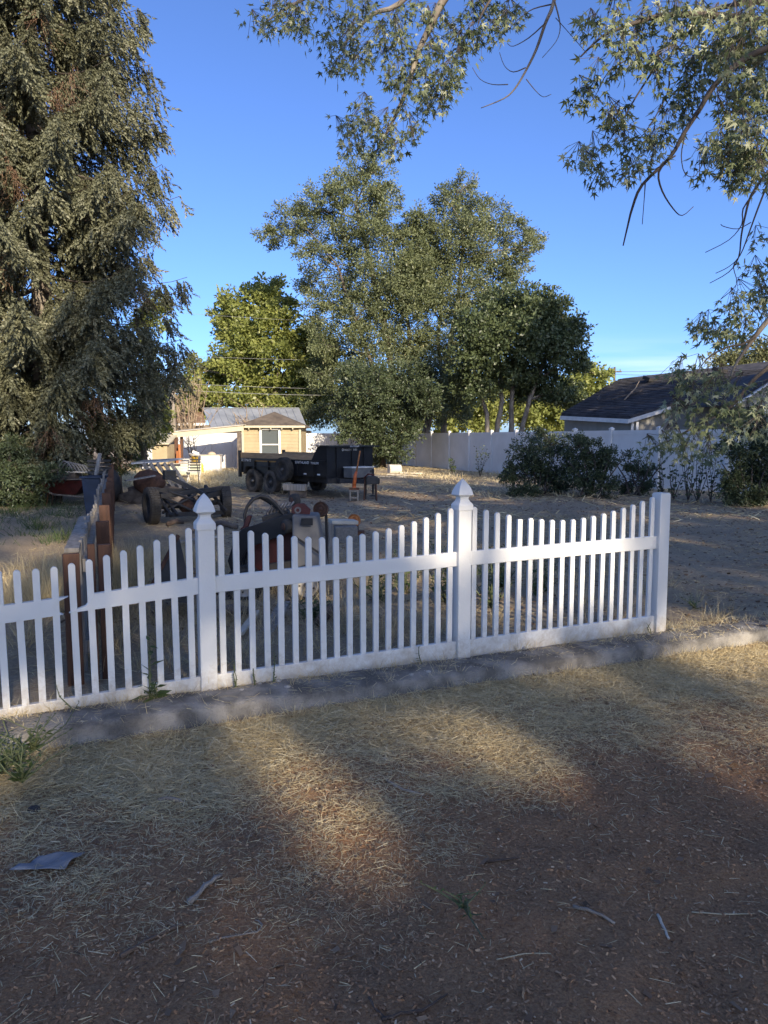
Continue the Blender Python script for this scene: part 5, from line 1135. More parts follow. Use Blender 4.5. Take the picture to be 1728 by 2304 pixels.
# saplings against the fence
for i, (px, py, Y, h) in enumerate(((1448, 1105, 20.9, 1.5), (1490, 1108, 19.8, 1.45), (1515, 1112, 19.3, 1.2), (1548, 1115, 19.0, 1.7), (1570, 1115, 18.8, 1.5), (1600, 1118, 18.4, 1.35), (1080, 1070, 30.5, 1.5), (1020, 1062, 33.0, .8))):
    b0 = at(px, py, Y); b0.z = 0; o = empty('sapling', b0, ['thin dark sapling left of the fence saplings row', 'wispy sapling second in the row before the fence', 'short wispy sapling third in the row before the fence', 'tallest leafy sapling before the white fence', 'leafy sapling right of the tallest one', 'last sapling beside the large right bush', 'slender leafy sucker against the fence left of the bushes', 'small pale green weed clump at the fence foot'][i], 'sapling', 'saplings before the fence')
    mb = MB(); P = []; D = []
    for k in range(5):
        tip = b0+Vector((rng.normal()*.22, rng.normal()*.15, h*rng.uniform(.6, 1.0))); mb.tube([b0, b0.lerp(tip, .5)+Vector((rng.normal()*.04, 0, 0)), tip], [.012, .008, .003], 4)
        for t in np.linspace(.15, 1, 16): P.append(np.array(b0.lerp(tip, t))+rng.normal(size=3)*.03); D.append(rng.normal(size=3)*np.array([1, 1, .3])+np.array([0, 0, .4]))
    mb.build('stem', M['twig_dark'], o); P = np.array(P); V, F = scatter(*LEAF_Q, frames(np.array(D), rng.uniform(0, 6, len(P))), P, rng.uniform(.07, .13, len(P)))
    mesh_obj('leaves', np_mesh('leaves', V, F, M['weed'] if i == 7 else M['shrub'], rng.uniform(.2, .9, len(P))), o)
def bare_shrub(px, py, Y, h, n_, label, spread=.5):
    b0 = at(px, py, Y); b0.z = 0; o = empty('bare_shrub', b0, label, 'shrub', 'leafless shrubs by the lean-to'); mb = MB(); tw = MB()
    for k in range(n_):
        tip = b0+Vector((rng.normal()*spread, rng.normal()*spread*.6, h*rng.uniform(.65, 1.05))); m_ = b0.lerp(tip, .5)+Vector((rng.normal()*.1, 0, 0)); mb.tube([b0+Vector((rng.normal()*.15, 0, 0)), m_, tip], [.045, .03, .012], 5)
        for q in range(9):
            t = rng.uniform(.3, 1); p = m_.lerp(tip, t*2-1) if t > .5 else b0.lerp(m_, t*2); e = p+Vector((rng.normal()*.35, rng.normal()*.25, rng.uniform(.2, .7))); tw.tube([p, p.lerp(e, .5)+Vector((0, 0, -.04)), e], [.018, .012, .007], 3)
    mb.build('stem', M['twig'], o); tw.build('twigs', M['twig'], o)['kind'] = 'stuff'
bare_shrub(425, 1000, 40.3, 4.6, 22, 'tan leafless shrub with upright stems behind the lean-to', .75)
bare_shrub(398, 1000, 41.5, 3.9, 14, 'second tan leafless shrub beside the grey pole', .6)
bare_shrub(562, 1000, 41.0, 3.6, 9, 'grey leafless sapling in front of the metal roof', .45)
bare_shrub(436, 1040, 38.0, 1.9, 3, 'dark bare stems standing under the lean-to', .12)

for px, py, z, r_ in ((640, 1745, 0, .2), (735, 1800, 0, .2), (1110, 1672, 0, .22), (1190, 1708, 0, .19), (1560, 1450, 0, .22), (1650, 1475, 0, .34), (1740, 1450, 0, .4), (1560, 1378, 0, .22),
                    (1035, 1170, 1.08, .16), (1170, 1200, .95, .2), (1290, 1300, .5, .2), (1390, 1330, .4, .16), (160, 1245, .93, .10), (40, 1600, .05, .25),
                    (960, 1180, 0, .55), (860, 1140, 0, .5), (1080, 1125, 0, .6), (900, 1115, 0, .7), (1040, 1090, 0, .9), (960, 1075, 0, 1.0), (1370, 1120, .1, .45), (1420, 1130, .1, .3), (1640, 1165, 0, .25), (700, 1250, .6, .22), (870, 1310, .1, .3), (1060, 1330, .1, .4)):
    SUN_GAPS.append((tuple(gr(px, py, z)), r_*1.0))
for px, py, Y, r_ in ((640, 40, 8.5, .6), (780, 90, 8.3, .8), (930, 120, 8.2, .9), (860, 290, 8.2, .6), (1120, 40, 8, .5), (1390, 100, 6.6, .7), (1500, 150, 6.5, .5), (1600, 60, 6.5, .5), (1650, 330, 6.2, .5), (1620, 750, 7, .3), (1560, 985, 7.2, .3)):
    SUN_GAPS.append((tuple(at(px, py, Y)), r_))
# ------------------------------------------------------------------ silver maple whose boughs hang into view
def maple():
    root = empty('silver_maple', (8.6, 2.2, 0), 'silver maple whose leafy boughs hang in from above and right', 'tree')
    tx, ty = 8.6, 2.2
    tr = MB(); tr.tube([(tx, ty, -.1), (tx, ty, .4), (tx-.1, ty+.1, 2.2), (tx-.25, ty+.3, 4.2), (tx-.2, ty+.2, 7), (tx, ty, 10.5)], [.62, .46, .40, .33, .22, .06], 14); tr.build('trunk', M['bark'], root, smooth=True)
    fork = Vector((tx-.25, ty+.3, 4.2)); hi = Vector((tx-.2, ty+.2, 6.4))
    # boughs: photo polylines with a distance
    TC = [(901, -160), (1001, -5), (968, 60), (942, 114), (914, 204), (875, 290), (844, 345)]
    boughs = [
     ([(1120, -150), (1001, -5), (968, 60), (942, 114), (914, 204), (875, 290), (844, 345)], 8.2, .05, 'bark_pale', hi),
     ([(1000, -100), (899, 8), (840, 31), (785, 86), (760, 120)], 8.4, .035, 'bark_pale', None),
     ([(860, -90), (679, 0), (640, 22), (601, 47), (585, 58)], 8.6, .022, 'bark_pale', None),
     ([(1180, -110), (1090, 20), (1075, 60)], 7.9, .02, 'twig_dark', None),
     ([(1760, 55), (1626, 36), (1517, 33), (1460, 42), (1400, 62), (1355, 82), (1306, 128)], 6.6, .034, 'twig_dark', fork),
     ([(1770, 20), (1700, 3), (1640, 14), (1600, 25), (1560, 60), (1530, 105)], 6.9, .030, 'bark', hi),
     ([(1760, 95), (1673, 134), (1608, 192), (1575, 245), (1539, 300), (1507, 355), (1445, 416), (1423, 467), (1412, 510), (1402, 553)], 6.0, .026, 'twig_dark', fork),
     ([(1507, 355), (1482, 388), (1490, 430), (1515, 470), (1535, 485), (1560, 465)], 6.0, .010, 'twig_dark', 'n'),
     ([(1452, 408), (1450, 440), (1445, 505)], 6.0, .006, 'twig_dark', 'n'),
     ([(1540, 310), (1533, 350), (1541, 390), (1565, 395), (1585, 350), (1560, 330)], 6.05, .005, 'twig_dark', 'n'),
     ([(1770, 330), (1724, 391), (1690, 440), (1677, 485), (1668, 530), (1662, 579), (1640, 612), (1597, 637)], 5.8, .012, 'twig_dark', fork),
     ([(1700, 430), (1672, 470), (1669, 505), (1640, 540), (1587, 568)], 5.8, .007, 'twig_dark', 'n'),
     ([(1740, 380), (1705, 470), (1685, 525), (1665, 575), (1640, 600), (1610, 615)], 5.9, .008, 'twig_dark', 'n'),
     ([(1662, 579), (1650, 600), (1657, 640), (1622, 673)], 5.8, .005, 'twig_dark', 'n'),
     ([(1690, 500), (1660, 515), (1630, 510), (1622, 505)], 5.8, .004, 'twig_dark', 'n'),
     ([(1800, 640), (1726, 723), (1681, 782), (1654, 823), (1640, 860)], 6.8, .03, 'bark_pale', fork),
     ([(1700, 757), (1670, 775), (1640, 780), (1600, 800), (1575, 827), (1560, 850)], 6.8, .013, 'twig_dark', 'n'),
     ([(1790, 780), (1700, 850), (1640, 920), (1580, 950), (1520, 985), (1475, 1005)], 7.4, .025, 'bark', fork),
     ([(1275, -150), (1247, 0), (1227, 52), (1207, 110), (1183, 159), (1158, 200), (1133, 222), (1082, 243)], 7.4, .02, 'bark_pale', hi),
     ([(1227, 52), (1190, 85), (1155, 104), (1142, 98)], 7.4, .007, 'twig_dark', 'n'), ([(1183, 152), (1155, 162), (1135, 148), (1124, 118)], 7.4, .006, 'twig_dark', 'n'), ([(1143, 190), (1108, 190), (1080, 178), (1063, 152)], 7.4, .005, 'twig_dark', 'n'),
     ([(1247, 0), (1258, 42), (1260, 68), (1250, 95), (1220, 130)], 7.3, .008, 'bark_pale', 'n'), ([(1184, 178), (1204, 203), (1222, 218), (1240, 212)], 7.4, .005, 'twig_dark', 'n'), ([(1240, 10), (1200, 20), (1170, 40), (1140, 70)], 7.5, .007, 'twig_dark', 'n'), ([(1250, 40), (1290, 85), (1320, 120)], 7.3, .004, 'twig_dark', 'n'),
     ([(1420, 130), (1370, 160), (1340, 215), (1318, 240)], 6.5, .006, 'twig_dark', 'n'), ([(1475, 150), (1430, 220), (1395, 280), (1360, 330), (1312, 362)], 6.5, .009, 'twig_dark', 'n'), ([(1345, 345), (1352, 375), (1350, 410)], 6.5, .004, 'twig_dark', 'n'),
     ([(1506, 160), (1500, 215), (1450, 300), (1420, 320)], 6.4, .008, 'twig_dark', 'n'), ([(1615, 195), (1616, 250), (1620, 290)], 6.1, .005, 'twig_dark', 'n'), ([(1520, 350), (1475, 380), (1440, 390)], 6.1, .006, 'twig_dark', 'n')]
    for pl, Y, r0, mt, src in boughs:
        pts = [at(x, y, Y+.05*i*(1 if src == 'n' else .6)) for i, (x, y) in enumerate(pl)]
        if src is None: src = boughs_src
        if isinstance(src, Vector):
            a = src; b = pts[0]; pre = [a.lerp(b, t)+Vector((0, 0, .5*math.sin(math.pi*t))) for t in (0, .25, .5, .75)]
            rr = [r0*2.6, r0*2.2, r0*1.8, r0*1.4]; boughs_src = pre[2]
        else: pre = []; rr = []
        fine = []
        for i in range(len(pts)-1):
            p_1 = pts[max(i-1, 0)]; p2 = pts[min(i+2, len(pts)-1)]
            for t in (0, .33, .66):
                a, b = pts[i], pts[i+1]; fine.append(.5*((2*a)+(-p_1+b)*t+(2*p_1-5*a+4*b-p2)*t*t+(-p_1+3*a-3*b+p2)*t**3))
        fine.append(pts[-1]); k = len(fine); rr += [max(.003, r0*(1-.8*i/(k-1))) for i in range(k)]
        mb = MB(); mb.tube(pre+fine, rr, 7); mb.build('bough', M[mt], root, smooth=True)
    top = [(579,51),(603,67),(613,20),(640,16),(669,20),(654,55),(673,47),(685,70),(726,16),(754,47),(785,24),(762,94),(734,102),(805,70),(793,114),(820,121),(769,141),(801,153),(754,157),(824,20),(860,67),(871,90),(903,39),(899,70),(926,20),(907,102),(981,94),(1020,70),(1040,98),(965,125),(871,133),(903,157),(942,137),(1001,157),(1036,133),(879,176),(903,196),(961,172),(993,188),(1016,176),(934,208),(973,219),(957,239),(993,243),(820,235),(801,270),(824,270),(773,290),(856,270),(910,255),(934,282),(926,313),(863,306),(836,294),(801,313),(895,310),(860,337),(887,345),(785,329),(1071,16),(1075,43),(1075,82),(1055,78),(1106,27),(1118,74),(1130,51),(1165,39),(1146,24),(960,40),(1000,45),(780,60),(840,90),(990,120),(960,200),(1010,205)]
    right = [(1318,65),(1337,58),(1380,14),(1387,54),(1373,90),(1402,108),(1423,101),(1394,156),(1420,134),(1337,166),(1328,205),(1311,232),(1369,260),(1398,250),(1387,289),(1375,275),(1337,329),(1299,356),(1337,373),(1344,402),(1431,315),(1409,329),(1474,318),(1490,322),(1460,362),(1431,380),(1412,391),(1438,47),(1452,65),(1481,43),(1500,20),(1536,22),(1525,72),(1554,65),(1503,94),(1532,123),(1481,134),(1452,141),(1488,156),(1481,192),(1554,156),(1546,185),(1554,217),(1535,210),(1608,127),(1619,94),(1583,36),(1608,45),(1662,90),(1698,90),(1590,159),(1626,181),(1655,203),(1691,145),(1709,203),(1644,253),(1503,279),(1510,239),(1539,260),(1691,235),(1680,282),(1608,318),(1655,318),(1698,308),(1626,362),(1662,355),(1698,362),(1593,376),(1655,405),(1684,409),(1716,398),(1640,60),(1660,40),(1700,40),(1720,120),(1715,260),(1720,330),(1570,110),(1640,140),(1670,180),(1635,335),(1680,330),(1700,10),(1560,15),(1660,120),(1640,290),(1715,170)]
    low = [(1712,540),(1701,606),(1717,633),(1676,660),(1654,680),(1703,671),(1692,700),(1642,712),(1665,728),(1672,746),(1692,752),(1565,732),(1588,728),(1579,752),(1597,757),(1613,752),(1631,762),(1522,832),(1568,829),(1545,863),(1579,852),(1613,863),(1529,865),(1560,890),(1547,920),(1520,920),(1590,880),(1620,850),(1574,956),(1529,980),(1514,998),(1472,1007),(1559,995),(1541,1016),(1590,977),(1599,1010),(1599,1028),(1629,947),(1650,929),(1680,929),(1710,932),(1695,965),(1710,971),(1640,985),(1660,900),(1620,920),(1720,690),(1722,660),(1650,870),(1720,880),(1500,985)]
    tv, tf = palmate(); P = []; D = []; S = []; T = []; Nn = []
    tw = MB()
    def cluster(px, py, Y, n_, spread):
        Y += rng.normal()*.18; c0 = np.array(at(px, py, Y)); ct = rng.normal()*.14; ax = np.array([rng.normal()*.5, rng.normal()*.5, -.5])
        up = Vector(tuple(c0))+Vector((rng.normal()*.05, 0, .13))
        for k in range(n_):
            p = c0+rng.normal(size=3)*spread*np.array([1, 1, .8]); d = (p-c0)/spread*.5+np.array([rng.normal()*.4, rng.normal()*.4, -.95])
            P.append(p); D.append(d); S.append(rng.uniform(.038, .084)); T.append(np.clip(.45+ct+rng.normal()*.2+(.35 if rng.uniform() < .14 else 0), 0, 1))
            if k % 3 == 0: tw.tube([up, Vector(tuple(p))], .0022, 3, False)
    for px, py in top:
        cluster(px, py, 8.2, 34, .066)
        if rng.uniform() < .15: cluster(px+rng.normal()*16, py+rng.normal()*12, 8.4, 22, .08)
    for px, py in right: cluster(px, py, 6.6-.5*(px > 1600), 28, .060)
    for px, py in right:
        if px > 1600: cluster(px+rng.normal()*20, py+rng.normal()*20, 6.6, 26, .075)
    for px, py in low: cluster(px, py, 7.0, 24, .065)
    # the rest of the crown, over the lane and the street: same leaves, spread through its volume
    P = np.array(P); D = np.array(D)
    V, F = scatter(tv, tf, frames(D, rng.uniform(0, 6.28, len(P))), P, np.array(S))
    mesh_obj('leaves', np_mesh('leaves', V, F, M['maple'], np.repeat(np.array(T), len(tf))), root)
    tw.build('twigs', M['twig_dark'], root)['kind'] = 'stuff'
    cl_ = []
    for k in range(13):
        a = rng.uniform(0, 6.28); rad = rng.uniform(.2, 1)**.6*4.2; c_ = (tx+1.0+math.cos(a)*rad, ty-1.4+math.sin(a)*rad*.9, rng.uniform(6.0, 13.0))
        if c_[1] > 4.2 and c_[0] < 8.5: continue
        cl_.append((c_, (1.3, 1.3, 1.0), 1.0))
    V, F, T2, subs = cloud(cl_, LEAF_Q, .2, 620, .3); V, F, T2 = carve(V, F, T2, 4)
    mesh_obj('crown', np_mesh('crown', V, F, M['maple'], T2), root)
    br = MB()
    for c_, sc in subs: limb(br, hi if c_[2] < 9 else Vector((tx-.1, ty+.1, 8.5)), Vector(tuple(c_)), .10, .02, .1)
    br.build('limbs', M['bark'], root, smooth=True)
maple()
# street trees behind and beside the camera: they give the yard its evening shade
def shade_tree(x, y, h, r_, zlow, label, seed, per=360, gap=None):
    global rng
    rng = np.random.default_rng(seed); c_ = []
    for k in range(int(9+h*1.6)):
        f = (k+.5)/(9+h*1.6); z = zlow+(h-zlow)*f; rr = r_*math.sin(math.pi*min(.96, .22+.78*f))**.6*rng.uniform(.35, .8); a = k*2.4+rng.uniform(-.3, .3)
        c_.append(((x+math.cos(a)*rr, y+math.sin(a)*rr, z), (r_*.42, r_*.42, r_*.36), 1.0))
    tree('street_tree', label, 'tree', (x, y, 0), [([Vector((x, y, -.1)), Vector((x, y, zlow)), Vector((x+.2, y, h*.8))], .32)], c_, M['lime'], M['bark'], LEAF_Q, .34, per, 'street trees behind the camera', .2, .34, False, gaps=True)
for i, (e, al, h, r_, zl) in enumerate(((-8.5, -35, 22.5, 4.0, 4.5), (-3.0, -34, 24.0, 4.0, 5.0), (2.8, -35, 25.0, 4.0, 5.0), (8.0, -34, 23.4, 3.9, 5.0), (13.0, -35, 22.2, 3.9, 5.0), (18.2, -34, 23.5, 4.0, 5.0), (22.8, 2.5, 17.0, 4.2, 1.5))):
    hx, hy = math.sin(R(SUN_AZ)), math.cos(R(SUN_AZ)); sx, sy = -hx*al-hy*e, -hy*al+hx*e
    shade_tree(sx, sy, h, r_, zl, ['westernmost street tree behind the camera', 'second street tree behind the camera', 'tallest street tree behind the camera', 'fourth street tree behind the camera', 'low street tree behind and right of the camera', 'street tree right of the camera', 'unseen tree added at right to shade the dark fence tree'][i], 40+i)  # last tree is added out of view to shade the fence tree
rng = np.random.default_rng(99)

# ------------------------------------------------------------------ ground litter, straw, weeds
def lay(N, xr, yr, dens, mat, name, label, L, Wd, curl=.15, lift=.01, tilt=.12, t0=.5, cat='straw', tri=False, fine=False):
    X = rng.uniform(*xr, N); Yy = rng.uniform(*yr, N); keep = rng.uniform(0, 1, N) < dens(X, Yy); X, Yy = X[keep], Yy[keep]; n_ = len(X)
    a = rng.uniform(0, 6.28, n_); d = np.stack([np.cos(a), np.sin(a), rng.normal(size=n_)*tilt], 1)
    z = gz(X, Yy)+rng.uniform(.0, lift, n_)+.002
    dk = (X-FP1.x)*FN.x+(Yy-FP1.y)*FN.y; z = np.where((dk > -.08) & (dk < .34), np.maximum(z, .046), z)
    ln = rng.uniform(L[0], L[1], n_)**1; wd = rng.uniform(Wd[0], Wd[1], n_)
    tv = np.array([[-.5, 0, 0], [.5, 0, 0], [.5, .5, .1], [-.5, .5, .1], [.35, 1, .02], [-.35, 1, .02]]); tf = np.array([[0, 1, 2, 3], [3, 2, 4, 5]])
    if tri: tv = np.array([[-.5, 0, 0], [.5, .1, 0.05], [.4, 1, .02], [-.4, .85, .04]]); tf = np.array([[0, 1, 2, 3]])
    if fine: k_ = np.clip(1.2-.28*dk, .55, 1.15); ln = ln*k_; wd = wd*k_
    V, F = scatter(tv, tf, frames(d, rng.normal(size=n_)*.5), np.stack([X, Yy, z], 1), np.stack([wd, ln, ln*curl], 1))
    T = np.repeat(np.clip(t0+rng.normal(size=n_)*.22, 0, 1), len(tf))
    o = mesh_obj(name, np_mesh(name, V, F, M[mat], T)); tag(o, label, cat, kind='stuff'); return n_
def side(X, Y): return (X-FP1.x)*FN.x+(Y-FP1.y)*FN.y       # metres on the street side of the fence line
def d_straw(X, Y):
    s = side(X, Y); n1 = vnoise(X*1.3+5, Y*1.3, 31); n2 = vnoise(X*3.7, Y*3.7+2, 32); n3 = vnoise(X*9, Y*9, 36)
    edge = np.clip((2.35+.45*(n1-.5)*2+.35*(n2-.5)*2-.12*X-s)/1.6, .0, 1)**1.3        # straw mat thins out towards the camera
    return np.where((s > .37), np.clip(edge*(.62+.8*n2)*(.62+.8*n3)+.03*n2*n3, 0, 1), np.where(s > -.1, .05*n2, 0))
lay(900000, (-2.7, 4.4), (2.3, 7.2), d_straw, 'straw', 'dry_straw', 'matted dry yellow straw on the verge before the kerb', (.014, .09), (.0015, .0034), lift=.024, tilt=.18, t0=.60, tri=True, fine=True)
lay(9000, (-2.6, 3.6), (1.7, 5.6), lambda X, Y: np.where(side(X, Y) > .4, .1+.9*vnoise(X*2, Y*2, 37)**2, 0), 'straw', 'straw_bits', 'scattered pale straw bits on the bare brown soil', (.015, .075), (.0014, .003), lift=.012, tilt=.08, t0=.62)
lay(125000, (-2.4, 3.6), (1.7, 5.4), lambda X, Y: np.where(side(X, Y) > .35, .35+.6*vnoise(X*4, Y*4, 33), 0), 'chips', 'bark_litter', 'fine brown bark chips over the bare foreground soil', (.006, .022), (.003, .008), lift=.006, tilt=.25, t0=.45, cat='bark chips', tri=True)
lay(600, (-2.6, 4.0), (1.8, 6.0), lambda X, Y: np.where(side(X, Y) > .4, .8, 0), 'brown_leaf', 'leaf_litter', 'scattered dead leaves and bark flakes on foreground soil', (.025, .06), (.012, .03), lift=.012, tilt=.2, cat='leaf litter', tri=True)
lay(110000, (-5, 9), (4.6, 16), lambda X, Y: np.where(side(X, Y) < -.08, np.clip(.3+.9*(vnoise(X*.8, Y*.8, 34)-.3), .05, 1)*np.clip(9/Y, .3, 1), 0), 'straw', 'yard_straw', 'trampled dry grass over the yard behind the picket fence', (.04, .16), (.002, .006), lift=.02, tilt=.15, t0=.38, tri=True)
lay(60000, (-14, 12), (14, 40), lambda X, Y: np.clip(.2+1.2*(vnoise(X*.5, Y*.5, 35)-.35), .03, 1), 'straw', 'far_yard_straw', 'patchy dry grass over the far yard', (.12, .35), (.008, .02), lift=.05, tilt=.25, t0=.5, tri=True)
lay(30000, (-3, 11), (6, 24), lambda X, Y: .25+.7*vnoise(X*1.2, Y*1.2, 38), 'brown_leaf', 'yard_litter', 'dead leaves and bark bits over the yard soil', (.02, .07), (.01, .03), lift=.01, tilt=.2, t0=.4, cat='leaf litter', tri=True)
def tufts(name, label, spots, mat, hr, blades, spread, wdt=.003, t0=.5, lean=.45, cat='grass'):
    P = []; D = []; S = []
    for x, y, k in spots:
        n_ = int(blades*rng.uniform(.6, 1.3)*k); o = rng.normal(size=(n_, 2))*spread; d = np.concatenate([o/spread*lean*.7+rng.normal(size=(n_, 2))*lean*.6, np.full((n_, 1), 1.0)], 1)
        z = gz(x+o[:, 0], y+o[:, 1]); dk = (x+o[:, 0]-FP1.x)*FN.x+(y+o[:, 1]-FP1.y)*FN.y; z = np.where((dk > -.09) & (dk < .33), .04, z); P.append(np.stack([x+o[:, 0], y+o[:, 1], z-.005], 1)); D.append(d); S.append(rng.uniform(hr[0], hr[1], n_)*k**.5)
    P = np.concatenate(P); D = np.concatenate(D); S = np.concatenate(S); n_ = len(P)
    tv = np.array([[-.5, 0, 0], [.5, 0, 0], [.4, .45, .05], [-.4, .45, .05], [.22, .8, .18], [-.22, .8, .18], [0, 1, .36]]); 
    tv2 = np.concatenate([tv, tv[6:7]+np.array([[.01, 0, 0]])]); tf = np.array([[0, 1, 2, 3], [3, 2, 4, 5], [5, 4, 7, 6]])
    V, F = scatter(tv2, tf, frames(D, rng.uniform(0, 6.28, n_)), P, np.stack([np.full(n_, wdt)*rng.uniform(.6, 1.4, n_), S, S], 1))
    o = mesh_obj(name, np_mesh(name, V, F, M[mat], np.repeat(np.clip(t0+rng.normal(size=n_)*.22, 0, 1), 3))); tag(o, label, cat, kind='stuff')
sp_ = []
for s in np.arange(-1.6, 5.5, .05):
    for o_, pr_ in ((.04, .8), (.07, .25), (.39, .8), (.46, .8), (.55, .6), (.8, .45), (1.1, .35), (-.07, .5)):
        if rng.uniform() < pr_*(.35+.9*float(vnoise(np.array([s*1.4]), np.array([o_*7]), 51)[0])):
            q = FP1+FU*(s+rng.normal()*.03)+FN*(o_+rng.normal()*.05); sp_.append((q.x, q.y, rng.uniform(.4, 1.2)))
tufts('kerb_grass', 'dry yellow grass tufts along both edges of the kerb', sp_, 'straw', (.04, .12), 22, .03, .0022, .55, .8)
sp_ = [(rng.uniform(-4.6, 3.2), rng.uniform(5.0, 9.5), rng.uniform(.5, 1.6)) for k in range(620)]
sp_ = [p for p in sp_ if side(p[0], p[1]) < -.15 and (p[0] < .9 or rng.uniform() < .25)]
tufts('yard_grass', 'dry standing grass just behind the picket fence', sp_, 'straw', (.08, .26), 26, .05, .003, .36, .6)
sp_ = [(rng.uniform(-3.7, -2.2)-.15*k*0, rng.uniform(6.5, 9.5), rng.uniform(.8, 1.8)) for k in range(110)]
tufts('tall_dry_grass', 'tall tan grass beside the wooden fence', sp_, 'straw', (.18, .42), 40, .07, .003, .42, .4)
sp_ = [(rng.uniform(-11, -3.2), rng.uniform(24, 35), rng.uniform(.8, 2)) for k in range(420)]+[(rng.uniform(1, 9), rng.uniform(20, 34), rng.uniform(.6, 1.6)) for k in range(120)]
tufts('far_yellow_grass', 'sunlit yellow grass beside and left of the trailer', sp_, 'straw', (.08, .22), 16, .18, .016, .72, .6)
sp_ = [(rng.uniform(-10, -4.5), rng.uniform(11, 19), rng.uniform(.6, 1.6)) for k in range(200)]
sp_ = [p for p in sp_ if p[0] < -2.05-.353*(p[1]-5.05)-.4]
tufts('shade_grass', 'green grass in the shade left of the wooden fence', sp_, 'weed', (.08, .24), 26, .12, .008, .4, .6)
# leafy weeds
def weed(base, h, nst, nl, ls, label, mat='weed', spread=.1, lf=None, lie=0.0, name='weed', group='weeds along the picket fence'):
    b0 = Vector(base); o = empty(name, b0, label, 'weed', group); mb = MB(); P = []; D = []; S = []
    for k in range(nst):
        tip = b0+Vector((rng.normal()*spread, rng.normal()*spread, h*rng.uniform(.75, 1.05)*(1-lie))); md = b0.lerp(tip, .5)+Vector((rng.normal()*spread*.3, rng.normal()*spread*.3, 0)); mb.tube([b0, md, tip], [.004+.004*h, .003+.002*h, .0015], 5)
        for t in np.linspace(.08, 1, nl):
            p = b0.lerp(md, t*2) if t < .5 else md.lerp(tip, t*2-1); a = rng.uniform(0, 6.28); P.append(np.array(p)); D.append(np.array([math.cos(a), math.sin(a), rng.uniform(-.2, .7)])); S.append(ls*rng.uniform(.6, 1.2)*(1.25-.75*t))
    mb.build('stem', M['weed_stem'], o); P = np.array(P); V, F = scatter(*(lf or leaf_narrow(.19)), frames(np.array(D), rng.normal(size=len(P))*.4), P, np.array(S)); mesh_obj('leaves', np_mesh('leaves', V, F, M[mat], rng.uniform(.1, .9, len(P))), o)
def FPt(s, o, z=.03): q = FP1+FU*s+FN*o; return (q.x, q.y, z)
weed(FPt(-.36, .06), .42, 1, 13, .10, 'tall leafy weed climbing the pickets left of the first capped post', spread=.03)
weed(FPt(-.33, .07), .12, 4, 5, .11, 'broad leaved base rosette at the foot of the tall weed', spread=.08)
weed(FPt(-.78, .06), .17, 1, 8, .02, 'thin wiry weed before the bottom rail under snapped rail', spread=.05)
weed(FPt(.16, .06), .20, 2, 9, .025, 'small leaved weed just right of the first capped post', spread=.05)
weed(FPt(.40, .06), .30, 1, 14, .03, 'upright small leaved weed against the bottom rail mid panel', spread=.02)
weed(FPt(.28, .07), .14, 2, 7, .025, 'low twiggy weed between the two small leaved weeds', spread=.06)
weed(FPt(1.46, .06), .16, 1, 8, .05, 'small green weed before the second capped post', spread=.02)
weed(FPt(3.50, .06), .10, 2, 5, .035, 'tiny weed at the foot of the flat topped end post', spread=.03)
weed(gr(1565, 1372)+Vector((0, 0, .01)), .12, 5, 6, .05, 'small green weed in the dry grass right of the end post', spread=.09)
for i, (x, y, h) in enumerate(((.62, 7.1, .55), (1.0, 6.9, .6), (.2, 7.6, .5), (-.05, 7.2, .45), (1.55, 7.5, .5), (1.25, 7.9, .55), (.75, 8.3, .5), (-.6, 6.4, .22))):
    weed((x, y, 0), h, 13, 13, .085, ['bushy green weed behind the pickets near the second post', 'sunlit bushy weed right behind the second capped post', 'bushy weed seen between the mid panel pickets', 'left bushy weed behind the mid panel pickets', 'bushy weed behind the right panel pickets', 'bushy weed deeper behind the right panel', 'bushy weed behind the other weeds in the yard', 'low green weed before the loader wheel'][i], spread=.17, name='bushy_weed', group='bushy weeds behind the pickets')
for i, (px, py) in enumerate(((30, 1715), (75, 1690), (5, 1740), (50, 1760))):
    weed(gr(px, py), .17, 12, 9, .05, ['feathery green weed clump at the left edge before the kerb', 'feathery weed reaching right over the kerb at left', 'leftmost feathery weed cut by the frame edge', 'front feathery weed clump at left edge'][i], spread=.13, name='feathery_weed', group='feathery weeds at the left edge')
weed(gr(1043, 2040), .05, 8, 6, .03, 'flat grey green seedling in the bare foreground soil', spread=.09, name='seedling', group='seedlings')
# sticks, bark and paper on the ground
def stick(pl, r0, r1, mat, label, bend=.0):
    pts = []
    for i, (x, y) in enumerate(pl):
        q = gr(x, y); q.z = float(gz(q.x, q.y))+r0*.8; pts.append(q)
    fine = []
    for i in range(len(pts)-1):
        for t in (0, .33, .66): fine.append(pts[i].lerp(pts[i+1], t)+Vector((rng.normal()*r0*.25, rng.normal()*r0*.25, abs(rng.normal())*r0*.3)))
    fine.append(pts[-1]); k = len(fine); mb = MB(); mb.tube(fine, [r0*(rng.uniform(.85, 1.15))+(r1-r0)*i/(k-1) for i in range(k)], 6); one('stick', mb, mat, label, 'stick', 'sticks on the foreground soil', smooth=True)
stick([(424, 1985), (460, 1950), (498, 1928)], .012, .008, 'stick', 'thick pale stick slanting across the straw edge')
stick([(355, 1773), (385, 1772), (411, 1776)], .012, .009, 'stick', 'short grey stick lying in the straw at left')
stick([(271, 2104), (325, 2070), (385, 2047), (410, 2034)], .008, .006, 'stick_brown', 'knobbly brown stick left of the curled root')
stick([(470, 2068), (500, 2056), (545, 2052), (578, 2044), (590, 2030), (580, 2018), (573, 2016)], .004, .0025, 'stick', 'thin pale curled root on the bare soil')
stick([(870, 1722), (905, 1742), (955, 1755)], .008, .005, 'stick', 'grey stick in the straw near mid frame')
stick([(1290, 1998), (1340, 2012), (1385, 2028)], .007, .005, 'stick', 'brown stick lying right of the seedling')
